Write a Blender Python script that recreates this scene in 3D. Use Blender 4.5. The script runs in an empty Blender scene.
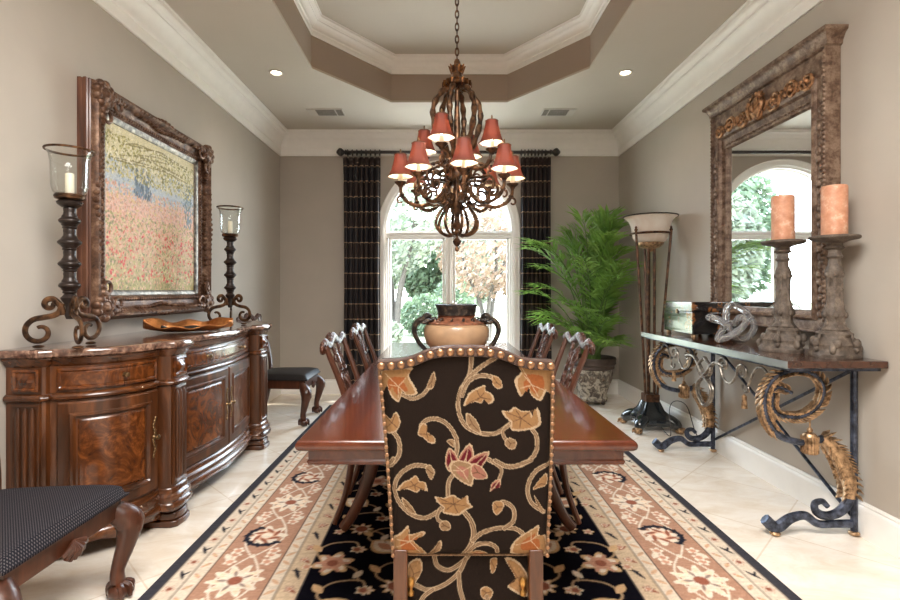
import bpy, math, random
import numpy as np
from mathutils import Vector, Matrix

PI = math.pi
SC = bpy.context.scene
COL = SC.collection
random.seed(7)
RNG = np.random.default_rng(7)

# ------------------------------------------------------------------ camera
CAMZ = 1.25
cam_data = bpy.data.cameras.new('camera')
cam = bpy.data.objects.new('camera', cam_data)
COL.objects.link(cam)
cam.location = (0, 0, CAMZ)
cam.rotation_euler = (PI / 2, 0, 0)
cam_data.sensor_width = 36
cam_data.lens = 20.0
cam_data.shift_x = 8 / 900
cam_data.shift_y = -9 / 900
cam_data.clip_start = 0.05
cam_data.clip_end = 300
SC.camera = cam

# ------------------------------------------------------------------ world, sun, large lights, exposure
W = bpy.data.worlds.new('world')
SC.world = W
W.use_nodes = True
wn = W.node_tree
bg = wn.nodes['Background']
geo = wn.nodes.new('ShaderNodeTexCoord')
sep = wn.nodes.new('ShaderNodeSeparateXYZ')
wr = wn.nodes.new('ShaderNodeValToRGB')
wr.color_ramp.elements[0].position = 0.45
wr.color_ramp.elements[0].color = (0.80, 0.86, 0.90, 1)
wr.color_ramp.elements[1].position = 0.95
wr.color_ramp.elements[1].color = (0.62, 0.80, 1.0, 1)
wm_ = wn.nodes.new('ShaderNodeMapRange')
wm_.inputs['From Min'].default_value = -1
wn.links.new(geo.outputs['Generated'], sep.inputs[0])
wn.links.new(sep.outputs['Z'], wm_.inputs['Value'])
wn.links.new(wm_.outputs[0], wr.inputs[0])
wn.links.new(wr.outputs[0], bg.inputs['Color'])
bg.inputs['Strength'].default_value = 9.5


def add_light(name, kind, loc, rot, energy, color=(1, 1, 1), **kw):
    d = bpy.data.lights.new(name, kind)
    d.energy = energy
    d.color = color
    for k, v in kw.items():
        setattr(d, k, v)
    o = bpy.data.objects.new(name, d)
    COL.objects.link(o)
    o.location = loc
    o.rotation_euler = rot
    return o


add_light('sun', 'SUN', (6, -4, 12), (math.radians(-12), math.radians(42), 0), 11.0, (1, 0.95, 0.86), angle=0.02)
# broad unseen fill light above the camera, added to brighten the room
add_light('overhead_fill_light', 'AREA', (0.09, 0.55, 3.05), (math.radians(3), 0, 0), 108, (1, 0.978, 0.945), shape='RECTANGLE', size=1.7, size_y=1.5)
wp = add_light('window_portal', 'AREA', (0.085, 6.3, 1.6), (-PI / 2, 0, 0), 1, shape='RECTANGLE', size=1.8, size_y=2.8)
wp.data.cycles.is_portal = True

SC.view_settings.view_transform = 'Standard'
SC.view_settings.look = 'None'
SC.view_settings.gamma = 1
SC.view_settings.use_curve_mapping = False
SC.view_settings.exposure = 1.0
SC.cycles.use_denoising = True
SC.cycles.max_bounces = 10
SC.cycles.diffuse_bounces = 5
SC.cycles.glossy_bounces = 4
SC.cycles.transparent_max_bounces = 24
SC.cycles.transmission_bounces = 8
SC.cycles.caustics_reflective = False
SC.cycles.caustics_refractive = False
SC.cycles.sample_clamp_indirect = 6


# ------------------------------------------------------------------ mesh helpers
class MB:
    def __init__(self):
        self.v = []
        self.f = []

    def add(self, vs, fs):
        n = len(self.v)
        self.v += [tuple(p) for p in vs]
        self.f += [tuple(i + n for i in f) for f in fs]
        return self

    def box(self, x0, x1, y0, y1, z0, z1):
        return self.add([(x0, y0, z0), (x1, y0, z0), (x1, y1, z0), (x0, y1, z0),
                         (x0, y0, z1), (x1, y0, z1), (x1, y1, z1), (x0, y1, z1)],
                        [(0, 3, 2, 1), (4, 5, 6, 7), (0, 1, 5, 4), (1, 2, 6, 5), (2, 3, 7, 6), (3, 0, 4, 7)])

    def prism(self, poly, z0, z1):
        n = len(poly)
        vs = [(x, y, z0) for x, y in poly] + [(x, y, z1) for x, y in poly]
        fs = [tuple(range(n - 1, -1, -1)), tuple(range(n, 2 * n))]
        fs += [(i, (i + 1) % n, n + (i + 1) % n, n + i) for i in range(n)]
        return self.add(vs, fs)

    def lathe(self, prof, seg=24, c=(0, 0, 0), wob=None):
        vs = []
        fs = []
        for k, (r, z) in enumerate(prof):
            for i in range(seg):
                a = 2 * PI * i / seg
                rr = r if wob is None else r * wob(a, z)
                vs.append((c[0] + rr * math.cos(a), c[1] + rr * math.sin(a), c[2] + z))
        m = len(prof)
        for k in range(m - 1):
            for i in range(seg):
                j = (i + 1) % seg
                fs.append((k * seg + i, k * seg + j, (k + 1) * seg + j, (k + 1) * seg + i))
        if prof[0][0] > 1e-5:
            fs.append(tuple(range(seg - 1, -1, -1)))
        if prof[-1][0] > 1e-5:
            fs.append(tuple((m - 1) * seg + i for i in range(seg)))
        return self.add(vs, fs)

    def shell(self, prof, seg=32, c=(0, 0, 0), th=0.003):
        """open lathe surface with thickness: goes up outside, comes down inside"""
        inner = [(max(r - th, 1e-4), z) for r, z in reversed(prof)]
        full = list(prof) + inner
        vs = []
        fs = []
        for r, z in full:
            for i in range(seg):
                a = 2 * PI * i / seg
                vs.append((c[0] + r * math.cos(a), c[1] + r * math.sin(a), c[2] + z))
        m = len(full)
        for k in range(m):
            k2 = (k + 1) % m
            for i in range(seg):
                j = (i + 1) % seg
                fs.append((k * seg + i, k * seg + j, k2 * seg + j, k2 * seg + i))
        return self.add(vs, fs)

    def sphere(self, c, r, seg=12, rings=8):
        if not hasattr(r, '__len__'):
            r = (r, r, r)
        vs = [(c[0], c[1], c[2] - r[2])]
        for k in range(1, rings):
            t = -PI / 2 + PI * k / rings
            for i in range(seg):
                a = 2 * PI * i / seg
                vs.append((c[0] + r[0] * math.cos(t) * math.cos(a), c[1] + r[1] * math.cos(t) * math.sin(a), c[2] + r[2] * math.sin(t)))
        vs.append((c[0], c[1], c[2] + r[2]))
        fs = []
        for i in range(seg):
            fs.append((0, 1 + (i + 1) % seg, 1 + i))
        for k in range(rings - 2):
            for i in range(seg):
                j = (i + 1) % seg
                fs.append((1 + k * seg + i, 1 + k * seg + j, 1 + (k + 1) * seg + j, 1 + (k + 1) * seg + i))
        t = len(vs) - 1
        b = 1 + (rings - 2) * seg
        for i in range(seg):
            fs.append((b + i, b + (i + 1) % seg, t))
        return self.add(vs, fs)

    def tube(self, path, r, seg=8, closed=False, flat=(1, 1), ref=None, square=False):
        P = [Vector(p) for p in path]
        n = len(P)
        if not hasattr(r, '__len__'):
            r = [r] * n
        elif len(r) != n:
            r = [float(np.interp(i / (n - 1), np.linspace(0, 1, len(r)), r)) for i in range(n)]
        T = []
        for i in range(n):
            a = P[(i - 1) % n] if (closed or i > 0) else P[0]
            b = P[(i + 1) % n] if (closed or i < n - 1) else P[-1]
            t = (b - a)
            T.append(t.normalized() if t.length > 1e-9 else Vector((0, 0, 1)))
        up = Vector(ref) if ref is not None else Vector((0, 0, 1))
        if abs(T[0].dot(up)) > 0.97:
            up = Vector((0, 1, 0)) if ref is None else up + Vector((0.3, 0.2, 0.1))
        N = (up - T[0] * up.dot(T[0])).normalized()
        vs = []
        for i in range(n):
            if ref is not None:
                u = Vector(ref)
                q = u - T[i] * u.dot(T[i])
                if q.length > 0.05:
                    N = q.normalized()
                else:
                    N = (N - T[i] * N.dot(T[i])).normalized()
            else:
                N = (N - T[i] * N.dot(T[i])).normalized()
            B = T[i].cross(N)
            for k in range(seg):
                a = 2 * PI * (k + (0.5 if square else 0)) / seg
                m = 1.25 if square else 1
                vs.append(P[i] + N * (math.cos(a) * r[i] * flat[0] * m) + B * (math.sin(a) * r[i] * flat[1] * m))
        fs = []
        for i in range(n if closed else n - 1):
            i2 = (i + 1) % n
            for k in range(seg):
                k2 = (k + 1) % seg
                fs.append((i * seg + k, i * seg + k2, i2 * seg + k2, i2 * seg + k))
        if not closed:
            fs.append(tuple(range(seg - 1, -1, -1)))
            fs.append(tuple((n - 1) * seg + k for k in range(seg)))
        return self.add(vs, fs)

    def grid(self, fn, nu, nv):
        vs = [fn(i / nu, j / nv) for j in range(nv + 1) for i in range(nu + 1)]
        w = nu + 1
        fs = [(j * w + i, j * w + i + 1, (j + 1) * w + i + 1, (j + 1) * w + i) for j in range(nv) for i in range(nu)]
        return self.add(vs, fs)

    def build(self, name, mat, parent=None, smooth=40, bevel=0, loc=None, solid=0):
        me = bpy.data.meshes.new(name)
        me.from_pydata([tuple(p) for p in self.v], [], self.f)
        me.update()
        if mat is not None:
            me.materials.append(mat)
        o = bpy.data.objects.new(name, me)
        COL.objects.link(o)
        if parent is not None:
            o.parent = parent
        if loc is not None:
            o.location = loc
        if solid:
            md = o.modifiers.new('solid', 'SOLIDIFY')
            md.thickness = solid
            md.offset = 0
        if bevel:
            md = o.modifiers.new('bevel', 'BEVEL')
            md.width = bevel
            md.segments = 3
            md.limit_method = 'ANGLE'
            md.angle_limit = math.radians(40)
        if smooth:
            me.polygons.foreach_set('use_smooth', [True] * len(me.polygons))
            me.set_sharp_from_angle(angle=math.radians(smooth))
        return o


def fix_normals(o):
    import bmesh
    bm = bmesh.new()
    bm.from_mesh(o.data)
    bmesh.ops.recalc_face_normals(bm, faces=bm.faces)
    bm.to_mesh(o.data)
    bm.free()
    return o


def thing(name, label, cat, loc=(0, 0, 0), rz=0, group=None):
    o = bpy.data.objects.new(name, None)
    COL.objects.link(o)
    o.empty_display_size = 0.1
    o.location = loc
    o.rotation_euler = (0, 0, rz)
    return tag(o, label, cat, group)


def tag(o, label, cat, group=None):
    o['label'] = label
    o['category'] = cat
    if group:
        o['group'] = group
    return o


def struct(o, label=None):
    o['kind'] = 'structure'
    if label:
        o['label'] = label
    return o


def dup(root, loc, rz, label, group=None):
    r = root.copy()
    COL.objects.link(r)
    r.location = loc
    r.rotation_euler = (0, 0, rz)
    r['label'] = label
    if group:
        r['group'] = group

    def rec(src, dst):
        for ch in list(src.children):
            c = ch.copy()
            COL.objects.link(c)
            c.parent = dst
            rec(ch, c)
    rec(root, r)
    return r


def cat(points, n=8, closed=False):
    P = [Vector(p) for p in points]
    m = len(P)
    out = []
    rng = range(m if closed else m - 1)
    for i in rng:
        p0 = P[(i - 1) % m] if (closed or i > 0) else P[0] * 2 - P[1]
        p1 = P[i]
        p2 = P[(i + 1) % m]
        p3 = P[(i + 2) % m] if (closed or i < m - 2) else P[-1] * 2 - P[-2]
        for k in range(n):
            t = k / n
            out.append(0.5 * ((2 * p1) + (p2 - p0) * t + (2 * p0 - 5 * p1 + 4 * p2 - p3) * t * t + (3 * p1 - p0 - 3 * p2 + p3) * t * t * t))
    if not closed:
        out.append(P[-1].copy())
    return out


def spiral(c, r0, r1, a0, a1, n=24):
    """2D spiral list of (u, w)"""
    out = []
    for i in range(n + 1):
        t = i / n
        a = math.radians(a0 + (a1 - a0) * t)
        r = r0 + (r1 - r0) * t
        out.append((c[0] + r * math.cos(a), c[1] + r * math.sin(a)))
    return out


def P3(px, py, Y):
    """world point seen at photo pixel (px,py) at distance Y: used to read sizes off the photograph"""
    return Vector(((px - 442) * Y / 500, Y, CAMZ - (py - 291) * Y / 500))


# ------------------------------------------------------------------ materials
def srgb(r, g, b):
    def f(c):
        c = c / 255
        return c / 12.92 if c <= 0.04045 else ((c + 0.055) / 1.055) ** 2.4
    return (f(r), f(g), f(b), 1)


class Mat:
    def __init__(self, name, rough=0.5, metal=0.0, color=(0.5, 0.5, 0.5, 1), coat=0, spec=0.5, coat_rough=0.05):
        self.m = bpy.data.materials.new(name)
        self.m.use_nodes = True
        self.t = self.m.node_tree
        self.b = self.t.nodes['Principled BSDF']
        self.b.inputs['Base Color'].default_value = color
        self.b.inputs['Roughness'].default_value = rough
        self.b.inputs['Metallic'].default_value = metal
        self.b.inputs['Coat Weight'].default_value = coat
        self.b.inputs['Coat Roughness'].default_value = coat_rough
        self.b.inputs['Specular IOR Level'].default_value = spec
        self.tc = None

    def n(self, kind, **kw):
        nd = self.t.nodes.new(kind)
        for k, v in kw.items():
            if k in nd.inputs:
                nd.inputs[k].default_value = v
            else:
                setattr(nd, k, v)
        return nd

    def l(self, a, b):
        self.t.links.new(a, b)

    def coords(self, scale=(1, 1, 1), rot=(0, 0, 0), out='Object'):
        if self.tc is None:
            self.tc = self.n('ShaderNodeTexCoord')
        mp = self.n('ShaderNodeMapping')
        mp.inputs['Scale'].default_value = scale
        mp.inputs['Rotation'].default_value = rot
        self.l(self.tc.outputs[out], mp.inputs[0])
        return mp.outputs[0]

    def noise(self, vec, scale=5, detail=4, rough=0.55, dist=0):
        nd = self.n('ShaderNodeTexNoise')
        nd.inputs['Scale'].default_value = scale
        nd.inputs['Detail'].default_value = detail
        nd.inputs['Roughness'].default_value = rough
        nd.inputs['Distortion'].default_value = dist
        self.l(vec, nd.inputs['Vector'])
        return nd.outputs['Fac']

    def ramp(self, fac, stops):
        nd = self.n('ShaderNodeValToRGB')
        e = nd.color_ramp.elements
        while len(e) < len(stops):
            e.new(0.5)
        for i, (p, c) in enumerate(stops):
            e[i].position = p
            e[i].color = c
        self.l(fac, nd.inputs[0])
        return nd.outputs[0]

    def base(self, sock):
        self.l(sock, self.b.inputs['Base Color'])
        return self

    def bump(self, sock, strength=0.3, dist=0.01):
        nd = self.n('ShaderNodeBump')
        nd.inputs['Strength'].default_value = strength
        nd.inputs['Distance'].default_value = dist
        self.l(sock, nd.inputs['Height'])
        self.l(nd.outputs[0], self.b.inputs['Normal'])
        return self


def plain(name, c, rough=0.5, metal=0, coat=0, var=0.12, scale=12, bump=0.0, spec=0.5):
    m = Mat(name, rough, metal, c, coat, spec)
    v = m.coords()
    f = m.noise(v, scale, 5)
    d = tuple(max(0, x * (1 - var)) for x in c[:3]) + (1,)
    h = tuple(min(1, x * (1 + var)) for x in c[:3]) + (1,)
    m.base(m.ramp(f, [(0.3, d), (0.7, h)]))
    if bump:
        m.bump(f, bump, 0.01)
    return m.m


def wood(name, dark, mid, light, axis='Z', scale=6, rough=0.3, coat=0.5, stretch=0.12, dist=1.5):
    m = Mat(name, rough, 0, mid, coat, coat_rough=0.08)
    s = [1.0, 1.0, 1.0]
    s['XYZ'.index(axis)] = stretch
    v = m.coords(tuple(s))
    f = m.noise(v, scale, 8, 0.65, dist)
    m.base(m.ramp(f, [(0.25, dark), (0.5, mid), (0.75, light)]))
    return m.m


def vcol(name, rough=0.8, bump_scale=0, bump=0.2, sheen=0, spec=0.3):
    m = Mat(name, rough, spec=spec)
    a = m.n('ShaderNodeVertexColor')
    a.layer_name = 'Col'
    m.base(a.outputs['Color'])
    if bump_scale:
        f = m.noise(m.coords(), bump_scale, 3)
        m.bump(f, bump, 0.004)
    if sheen:
        m.b.inputs['Sheen Weight'].default_value = sheen
    return m.m


def two_metal(name, base, accent, scale=18, lo=0.45, hi=0.6, rough=0.4, metal=0.7, bump=0.4):
    m = Mat(name, rough, metal, base)
    f = m.noise(m.coords(), scale, 5)
    m.base(m.ramp(f, [(lo, base), (hi, accent)]))
    m.bump(f, bump, 0.006)
    return m.m


def thin_glass(name, tint=(1, 1, 1, 1), base=0.05, edge=0.75):
    """clear pane: looks through, with mirror reflection that grows at grazing angles"""
    m = bpy.data.materials.new(name)
    m.use_nodes = True
    t = m.node_tree
    t.nodes.clear()
    out = t.nodes.new('ShaderNodeOutputMaterial')
    tr = t.nodes.new('ShaderNodeBsdfTransparent')
    tr.inputs[0].default_value = tint
    gl = t.nodes.new('ShaderNodeBsdfGlossy')
    gl.inputs['Roughness'].default_value = 0.02
    lw = t.nodes.new('ShaderNodeLayerWeight')
    lw.inputs[0].default_value = 0.35
    mr = t.nodes.new('ShaderNodeMapRange')
    mr.inputs['To Min'].default_value = base
    mr.inputs['To Max'].default_value = edge
    t.links.new(lw.outputs['Facing'], mr.inputs['Value'])
    pw = t.nodes.new('ShaderNodeMath')
    pw.operation = 'POWER'
    pw.inputs[1].default_value = 2.2
    t.links.new(mr.outputs[0], pw.inputs[0])
    mx = t.nodes.new('ShaderNodeMixShader')
    t.links.new(pw.outputs[0], mx.inputs[0])
    t.links.new(tr.outputs[0], mx.inputs[1])
    t.links.new(gl.outputs[0], mx.inputs[2])
    t.links.new(mx.outputs[0], out.inputs[0])
    return m


M = {}
# walls: warm grey paint
M['wall'] = plain('wall_paint', srgb(180, 171, 160), 0.65, var=0.03, scale=3, spec=0.3)
M['ceil'] = plain('ceiling_paint', srgb(198, 190, 178), 0.7, var=0.02, scale=2, spec=0.2)
M['tray'] = plain('tray_paint', srgb(168, 152, 139), 0.7, var=0.02, scale=2, spec=0.2)
M['trim'] = plain('trim_white', srgb(244, 241, 236), 0.4, var=0.02)
M['mahog'] = wood('mahogany', srgb(40, 20, 12), srgb(70, 37, 22), srgb(100, 55, 34), 'Z', 9, 0.36, 0.25)
m = Mat('carved_mahogany', .34, coat=.3)
v = m.coords()
f = m.noise(v, 55, 3, .6)
m.base(m.ramp(f, [(.35, srgb(44, 22, 14)), (.65, srgb(92, 50, 32))]))
m.bump(f, 1.0, .02)
M['mahog_carved'] = m.m
M['table'] = wood('table_mahogany', srgb(50, 21, 11), srgb(80, 35, 18), srgb(106, 52, 28), 'Y', 9, 0.2, 0.4, 0.05, 0.6)
M['walnut'] = wood('cabinet_walnut', srgb(30, 15, 6), srgb(72, 38, 16), srgb(122, 70, 34), 'Z', 7, 0.34, 0.3, 0.15)
M['walnut_moulding'] = wood('cabinet_moulding_wood', srgb(34, 17, 8), srgb(78, 42, 19), srgb(126, 74, 38), 'Y', 9, 0.27, 0.5, 0.12)
M['burl'] = wood('burl_walnut', srgb(42, 19, 7), srgb(88, 45, 17), srgb(140, 80, 36), 'Z', 9, 0.26, 0.4, 0.8, 3.5)
M['post_wood'] = wood('chair_post_wood', srgb(50, 25, 11), srgb(78, 42, 19), srgb(98, 56, 28), 'Z', 12, 0.4, 0.2)
M['iron'] = two_metal('blue_black_iron', srgb(42, 46, 56), srgb(92, 100, 120), 30, 0.4, 0.7, 0.36, 0.6)
M['gilt'] = two_metal('gilt', srgb(112, 86, 62), srgb(208, 172, 134), 40, 0.35, 0.6, 0.38, 0.75)
M['frieze_gilt'] = two_metal('frieze_gilt', srgb(84, 58, 40), srgb(182, 136, 98), 40, 0.35, 0.6, 0.4, 0.7)
M['bronze'] = two_metal('bronze_finish', srgb(46, 32, 24), srgb(128, 92, 64), 24, 0.38, 0.68, 0.36, 0.7)
M['pewter'] = two_metal('pewter_iron', srgb(104, 98, 92), srgb(176, 166, 152), 30, 0.4, 0.7, 0.4, 0.7)
M['copper'] = two_metal('copper_leaf', srgb(120, 68, 34), srgb(206, 142, 88), 14, 0.35, 0.62, 0.3, 0.9, 0.2)
M['darkmetal'] = plain('dark_bronze_turning', srgb(44, 34, 30), 0.35, 0.3, var=0.25, scale=20)
M['brass'] = plain('aged_brass', srgb(128, 104, 74), 0.32, 0.9, var=0.2, scale=30)
M['black'] = plain('black_leather', srgb(34, 31, 31), 0.45, var=0.2, scale=60, bump=0.1, spec=.3)
M['glass'] = thin_glass('hurricane_glass', (0.97, 0.985, 0.98, 1), 0.12, 0.9)
M['pane'] = thin_glass('window_pane', (0.98, 0.99, 0.99, 1), 0.15, 0.8)
m = Mat('mirror', 0.015, 1.0, (0.86, 0.88, 0.88, 1))
M['mirror'] = m.m
M['wax_white'] = plain('ivory_wax', srgb(236, 226, 205), 0.5, var=0.04)
m = Mat('orange_wax', 0.55)
f = m.noise(m.coords(), 22, 6, 0.7)
m.base(m.ramp(f, [(0.3, srgb(182, 122, 90)), (0.55, srgb(204, 150, 120)), (0.72, srgb(230, 198, 174))]))
m.bump(f, 0.5, 0.008)
m.b.inputs['Subsurface Weight'].default_value = 0.15
M['wax_orange'] = m.m

# granite
m = Mat('granite', 0.12, coat=0.6)
v = m.coords()
f = m.noise(v, 26, 7, 0.7, 0.8)
vo = m.n('ShaderNodeTexVoronoi')
vo.inputs['Scale'].default_value = 55
m.l(v, vo.inputs['Vector'])
mx = m.n('ShaderNodeMix', data_type='RGBA', blend_type='MULTIPLY')
mx.inputs[0].default_value = 0.55
m.l(m.ramp(f, [(0.3, srgb(46, 30, 26)), (0.5, srgb(112, 82, 70)), (0.62, srgb(170, 138, 118)), (0.75, srgb(84, 60, 52))]), mx.inputs[6])
m.l(m.ramp(vo.outputs['Distance'], [(0.1, srgb(120, 110, 105)), (0.6, srgb(255, 250, 245))]), mx.inputs[7])
m.base(mx.outputs[2])
M['granite'] = m.m

# travertine floor, laid on the diagonal
m = Mat('travertine_tiles', 0.22, coat=0.25)
br = m.n('ShaderNodeTexBrick')
br.offset = 0.0
br.inputs['Scale'].default_value = 1.0
br.inputs['Brick Width'].default_value = 0.61
br.inputs['Row Height'].default_value = 0.61
br.inputs['Mortar Size'].default_value = 0.0045
br.inputs['Mortar Smooth'].default_value = 0.3
br.inputs['Color1'].default_value = srgb(243, 235, 224)
br.inputs['Color2'].default_value = srgb(248, 242, 234)
br.inputs['Mortar'].default_value = srgb(230, 217, 200)
m.l(m.coords((1, 1, 1), (0, 0, PI / 4)), br.inputs['Vector'])
f = m.noise(m.coords((1, 2.2, 1), (0, 0, PI / 4)), 3.2, 8, 0.7, 0.6)
mx = m.n('ShaderNodeMix', data_type='RGBA', blend_type='MULTIPLY')
mx.inputs[0].default_value = 0.8
m.l(br.outputs['Color'], mx.inputs[6])
m.l(m.ramp(f, [(0.3, srgb(232, 216, 196)), (0.6, srgb(255, 252, 248))]), mx.inputs[7])
m.base(mx.outputs[2])
M['floor'] = m.m

# weathered mirror / frame wood
m = Mat('weathered_bronze_wood', 0.45, 0.25)
v = m.coords((1, 1, 1))
f = m.noise(v, 16, 8, 0.75)
m.base(m.ramp(f, [(0.3, srgb(50, 36, 28)), (0.46, srgb(104, 80, 64)), (0.6, srgb(148, 126, 108)), (0.7, srgb(92, 60, 42))]))
m.bump(f, 0.5, 0.006)
M['weathered'] = m.m
m = Mat('antique_frame', 0.38, 0.35)
f = m.noise(m.coords(), 20, 8, 0.7)
m.base(m.ramp(f, [(0.3, srgb(48, 32, 24)), (0.5, srgb(98, 68, 50)), (0.68, srgb(150, 120, 98))]))
m.bump(f, 0.6, 0.006)
M['frame'] = m.m
m = Mat('carved_stone_wood', 0.6, 0.0)
f = m.noise(m.coords(), 18, 8, 0.75)
m.base(m.ramp(f, [(0.3, srgb(50, 42, 36)), (0.5, srgb(92, 80, 70)), (0.7, srgb(138, 124, 110))]))
m.bump(f, 0.7, 0.01)
M['carved'] = m.m
# lacquer box
m = Mat('black_lacquer', 0.12, 0.0, coat=1.0)
f = m.noise(m.coords(), 30, 5, 0.7, 1.2)
g = m.noise(m.coords(), 9, 2, 0.5)
ma = m.n('ShaderNodeMath', operation='MULTIPLY')
m.l(f, ma.inputs[0])
m.l(g, ma.inputs[1])
m.base(m.ramp(ma.outputs[0], [(0.30, srgb(16, 15, 17)), (0.33, srgb(150, 96, 52))]))
M['lacquer'] = m.m
M['lacquer_plain'] = plain('plain_black_lacquer', srgb(20, 19, 22), 0.14, coat=1.0, var=0.2)
M['marble_black'] = plain('black_marble_finish', srgb(26, 32, 36), 0.18, coat=0.8, var=0.5, scale=6)
# crystal
m = Mat('crystal', 0.03, 0, (1, 1, 1, 1))
m.b.inputs['Transmission Weight'].default_value = 1.0
m.b.inputs['IOR'].default_value = 1.4
wv = m.n('ShaderNodeTexNoise')
wv.inputs['Scale'].default_value = 30
m.l(m.coords((1, 1, 1)), wv.inputs['Vector'])
m.base(m.ramp(wv.outputs['Fac'], [(0.4, (0.95, 0.96, 0.98, 1)), (0.6, (1, 1, 1, 1))]))
tn = m.n('ShaderNodeBsdfDiffuse')
tn.inputs[0].default_value = (.95, .96, 1, 1)
tr2 = m.n('ShaderNodeBsdfTransparent')
mx0 = m.n('ShaderNodeMixShader')
mx0.inputs[0].default_value = .3
m.l(m.b.outputs[0], mx0.inputs[1])
m.l(tr2.outputs[0], mx0.inputs[2])
mx = m.n('ShaderNodeMixShader')
mx.inputs[0].default_value = 0.13
m.l(mx0.outputs[0], mx.inputs[1])
m.l(tn.outputs[0], mx.inputs[2])
m.l(mx.outputs[0], m.t.nodes['Material Output'].inputs[0])
M['crystal'] = m.m
# frosted bowl
m = Mat('alabaster_glass', 0.35, 0, srgb(240, 230, 218))
f = m.noise(m.coords(), 7, 4, 0.6, 1)
m.base(m.ramp(f, [(0.3, srgb(226, 208, 192)), (0.7, srgb(250, 244, 236))]))
m.b.inputs['Subsurface Weight'].default_value = 0.3
m.b.inputs['Subsurface Weight'].default_value = 0.0
tn = m.n('ShaderNodeBsdfTranslucent')
tn.inputs[0].default_value = (.95, .92, .88, 1)
mx = m.n('ShaderNodeMixShader')
mx.inputs[0].default_value = 0.5
m.l(m.b.outputs[0], mx.inputs[1])
m.l(tn.outputs[0], mx.inputs[2])
m.l(mx.outputs[0], m.t.nodes['Material Output'].inputs[0])
M['alabaster'] = m.m
# lamp shades
m = bpy.data.materials.new('red_silk_shade')
m.use_nodes = True
t = m.node_tree
b = t.nodes['Principled BSDF']
b.inputs['Base Color'].default_value = srgb(104, 58, 48)
b.inputs['Roughness'].default_value = 0.6
trn = t.nodes.new('ShaderNodeBsdfTranslucent')
trn.inputs[0].default_value = srgb(168, 84, 62)
mx = t.nodes.new('ShaderNodeMixShader')
mx.inputs[0].default_value = 0.36
t.links.new(b.outputs[0], mx.inputs[1])
t.links.new(trn.outputs[0], mx.inputs[2])
t.links.new(mx.outputs[0], t.nodes['Material Output'].inputs[0])
M['shade'] = m
M['lining'] = plain('cream_lining', srgb(250, 240, 222), 0.7, var=0.02)


def emissive(name, c, s):
    m = bpy.data.materials.new(name)
    m.use_nodes = True
    b = m.node_tree.nodes['Principled BSDF']
    b.inputs['Base Color'].default_value = c
    b.inputs['Emission Color'].default_value = c
    b.inputs['Emission Strength'].default_value = s
    return m


M['bulb'] = emissive('lit_bulb', (1, 0.84, 0.64, 1), 8)
M['downlight'] = emissive('lit_downlight', (1, 0.86, 0.66, 1), 9)
M['terracotta'] = plain('pot_clay', srgb(112, 100, 88), 0.7, var=0.4, scale=16, bump=0.5)
m = Mat('pot_relief', 0.65)
f = m.noise(m.coords(), 14, 5, 0.6, 1.5)
m.base(m.ramp(f, [(0.4, srgb(74, 64, 56)), (0.55, srgb(176, 166, 150))]))
m.bump(f, 1.0, 0.02)
M['pot_relief'] = m.m
M['pot_rim'] = plain('pot_rim_brown', srgb(72, 58, 50), 0.5, var=0.3, scale=14, bump=0.3)
M['soil'] = plain('soil', srgb(58, 44, 34), 0.9, var=0.5, scale=50, bump=0.6)


def leafmat(name, dark, light, trans, scale=3, wt=0.4, rough=0.4):
    m = Mat(name, rough)
    f = m.noise(m.coords(), scale, 3)
    r = m.ramp(f, [(0.3, dark), (0.7, light)])
    m.base(r)
    tn = m.n('ShaderNodeBsdfTranslucent')
    tn.inputs[0].default_value = trans
    mx = m.n('ShaderNodeMixShader')
    mx.inputs[0].default_value = wt
    m.l(m.b.outputs[0], mx.inputs[1])
    m.l(tn.outputs[0], mx.inputs[2])
    m.l(mx.outputs[0], m.t.nodes['Material Output'].inputs[0])
    return m.m


M['palm'] = leafmat('palm_green', srgb(56, 98, 48), srgb(150, 184, 100), srgb(160, 200, 90), 9)
M['palm_stem'] = plain('palm_cane', srgb(96, 124, 62), 0.5, var=0.25, scale=20)
M['leaf_green'] = leafmat('garden_green', srgb(70, 86, 66), srgb(116, 134, 106), srgb(96, 114, 84), 0.8)
M['leaf_pale'] = leafmat('pale_green_foliage', srgb(104, 114, 100), srgb(154, 160, 142), srgb(122, 130, 108), 0.8)
M['leaf_autumn'] = leafmat('autumn_foliage', srgb(122, 100, 84), srgb(164, 142, 122), srgb(124, 102, 84), 0.8)
M['bark'] = plain('bark', srgb(70, 64, 58), 0.9, var=0.3, scale=10, bump=0.4)
m = Mat('grass', 0.9)
f = m.noise(m.coords(), 0.35, 6)
m.base(m.ramp(f, [(0.3, srgb(96, 104, 78)), (0.55, srgb(140, 138, 112)), (0.75, srgb(172, 166, 148))]))
M['grass'] = m.m
M['patio'] = plain('patio_paving', srgb(206, 200, 188), .8, var=.08, scale=4)
M['vent'] = plain('vent_white', srgb(196, 190, 180), 0.5, var=0.03)
M['vent_dark'] = plain('vent_dark', srgb(70, 64, 58), 0.7, var=0.1)

# curtain plaid (lines woven across at regular heights, faint stripes down the cloth)
m = Mat('curtain_plaid', 0.62, spec=0.35)
tcn = m.n('ShaderNodeTexCoord')
sp = m.n('ShaderNodeSeparateXYZ')
m.l(tcn.outputs['Object'], sp.inputs[0])


def mnode(mm, op, a, b=None):
    nd = mm.n('ShaderNodeMath', operation=op)
    for i, q in enumerate((a, b)):
        if q is None:
            continue
        if hasattr(q, 'links'):
            mm.l(q, nd.inputs[i])
        else:
            nd.inputs[i].default_value = q
    return nd.outputs[0]


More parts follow.
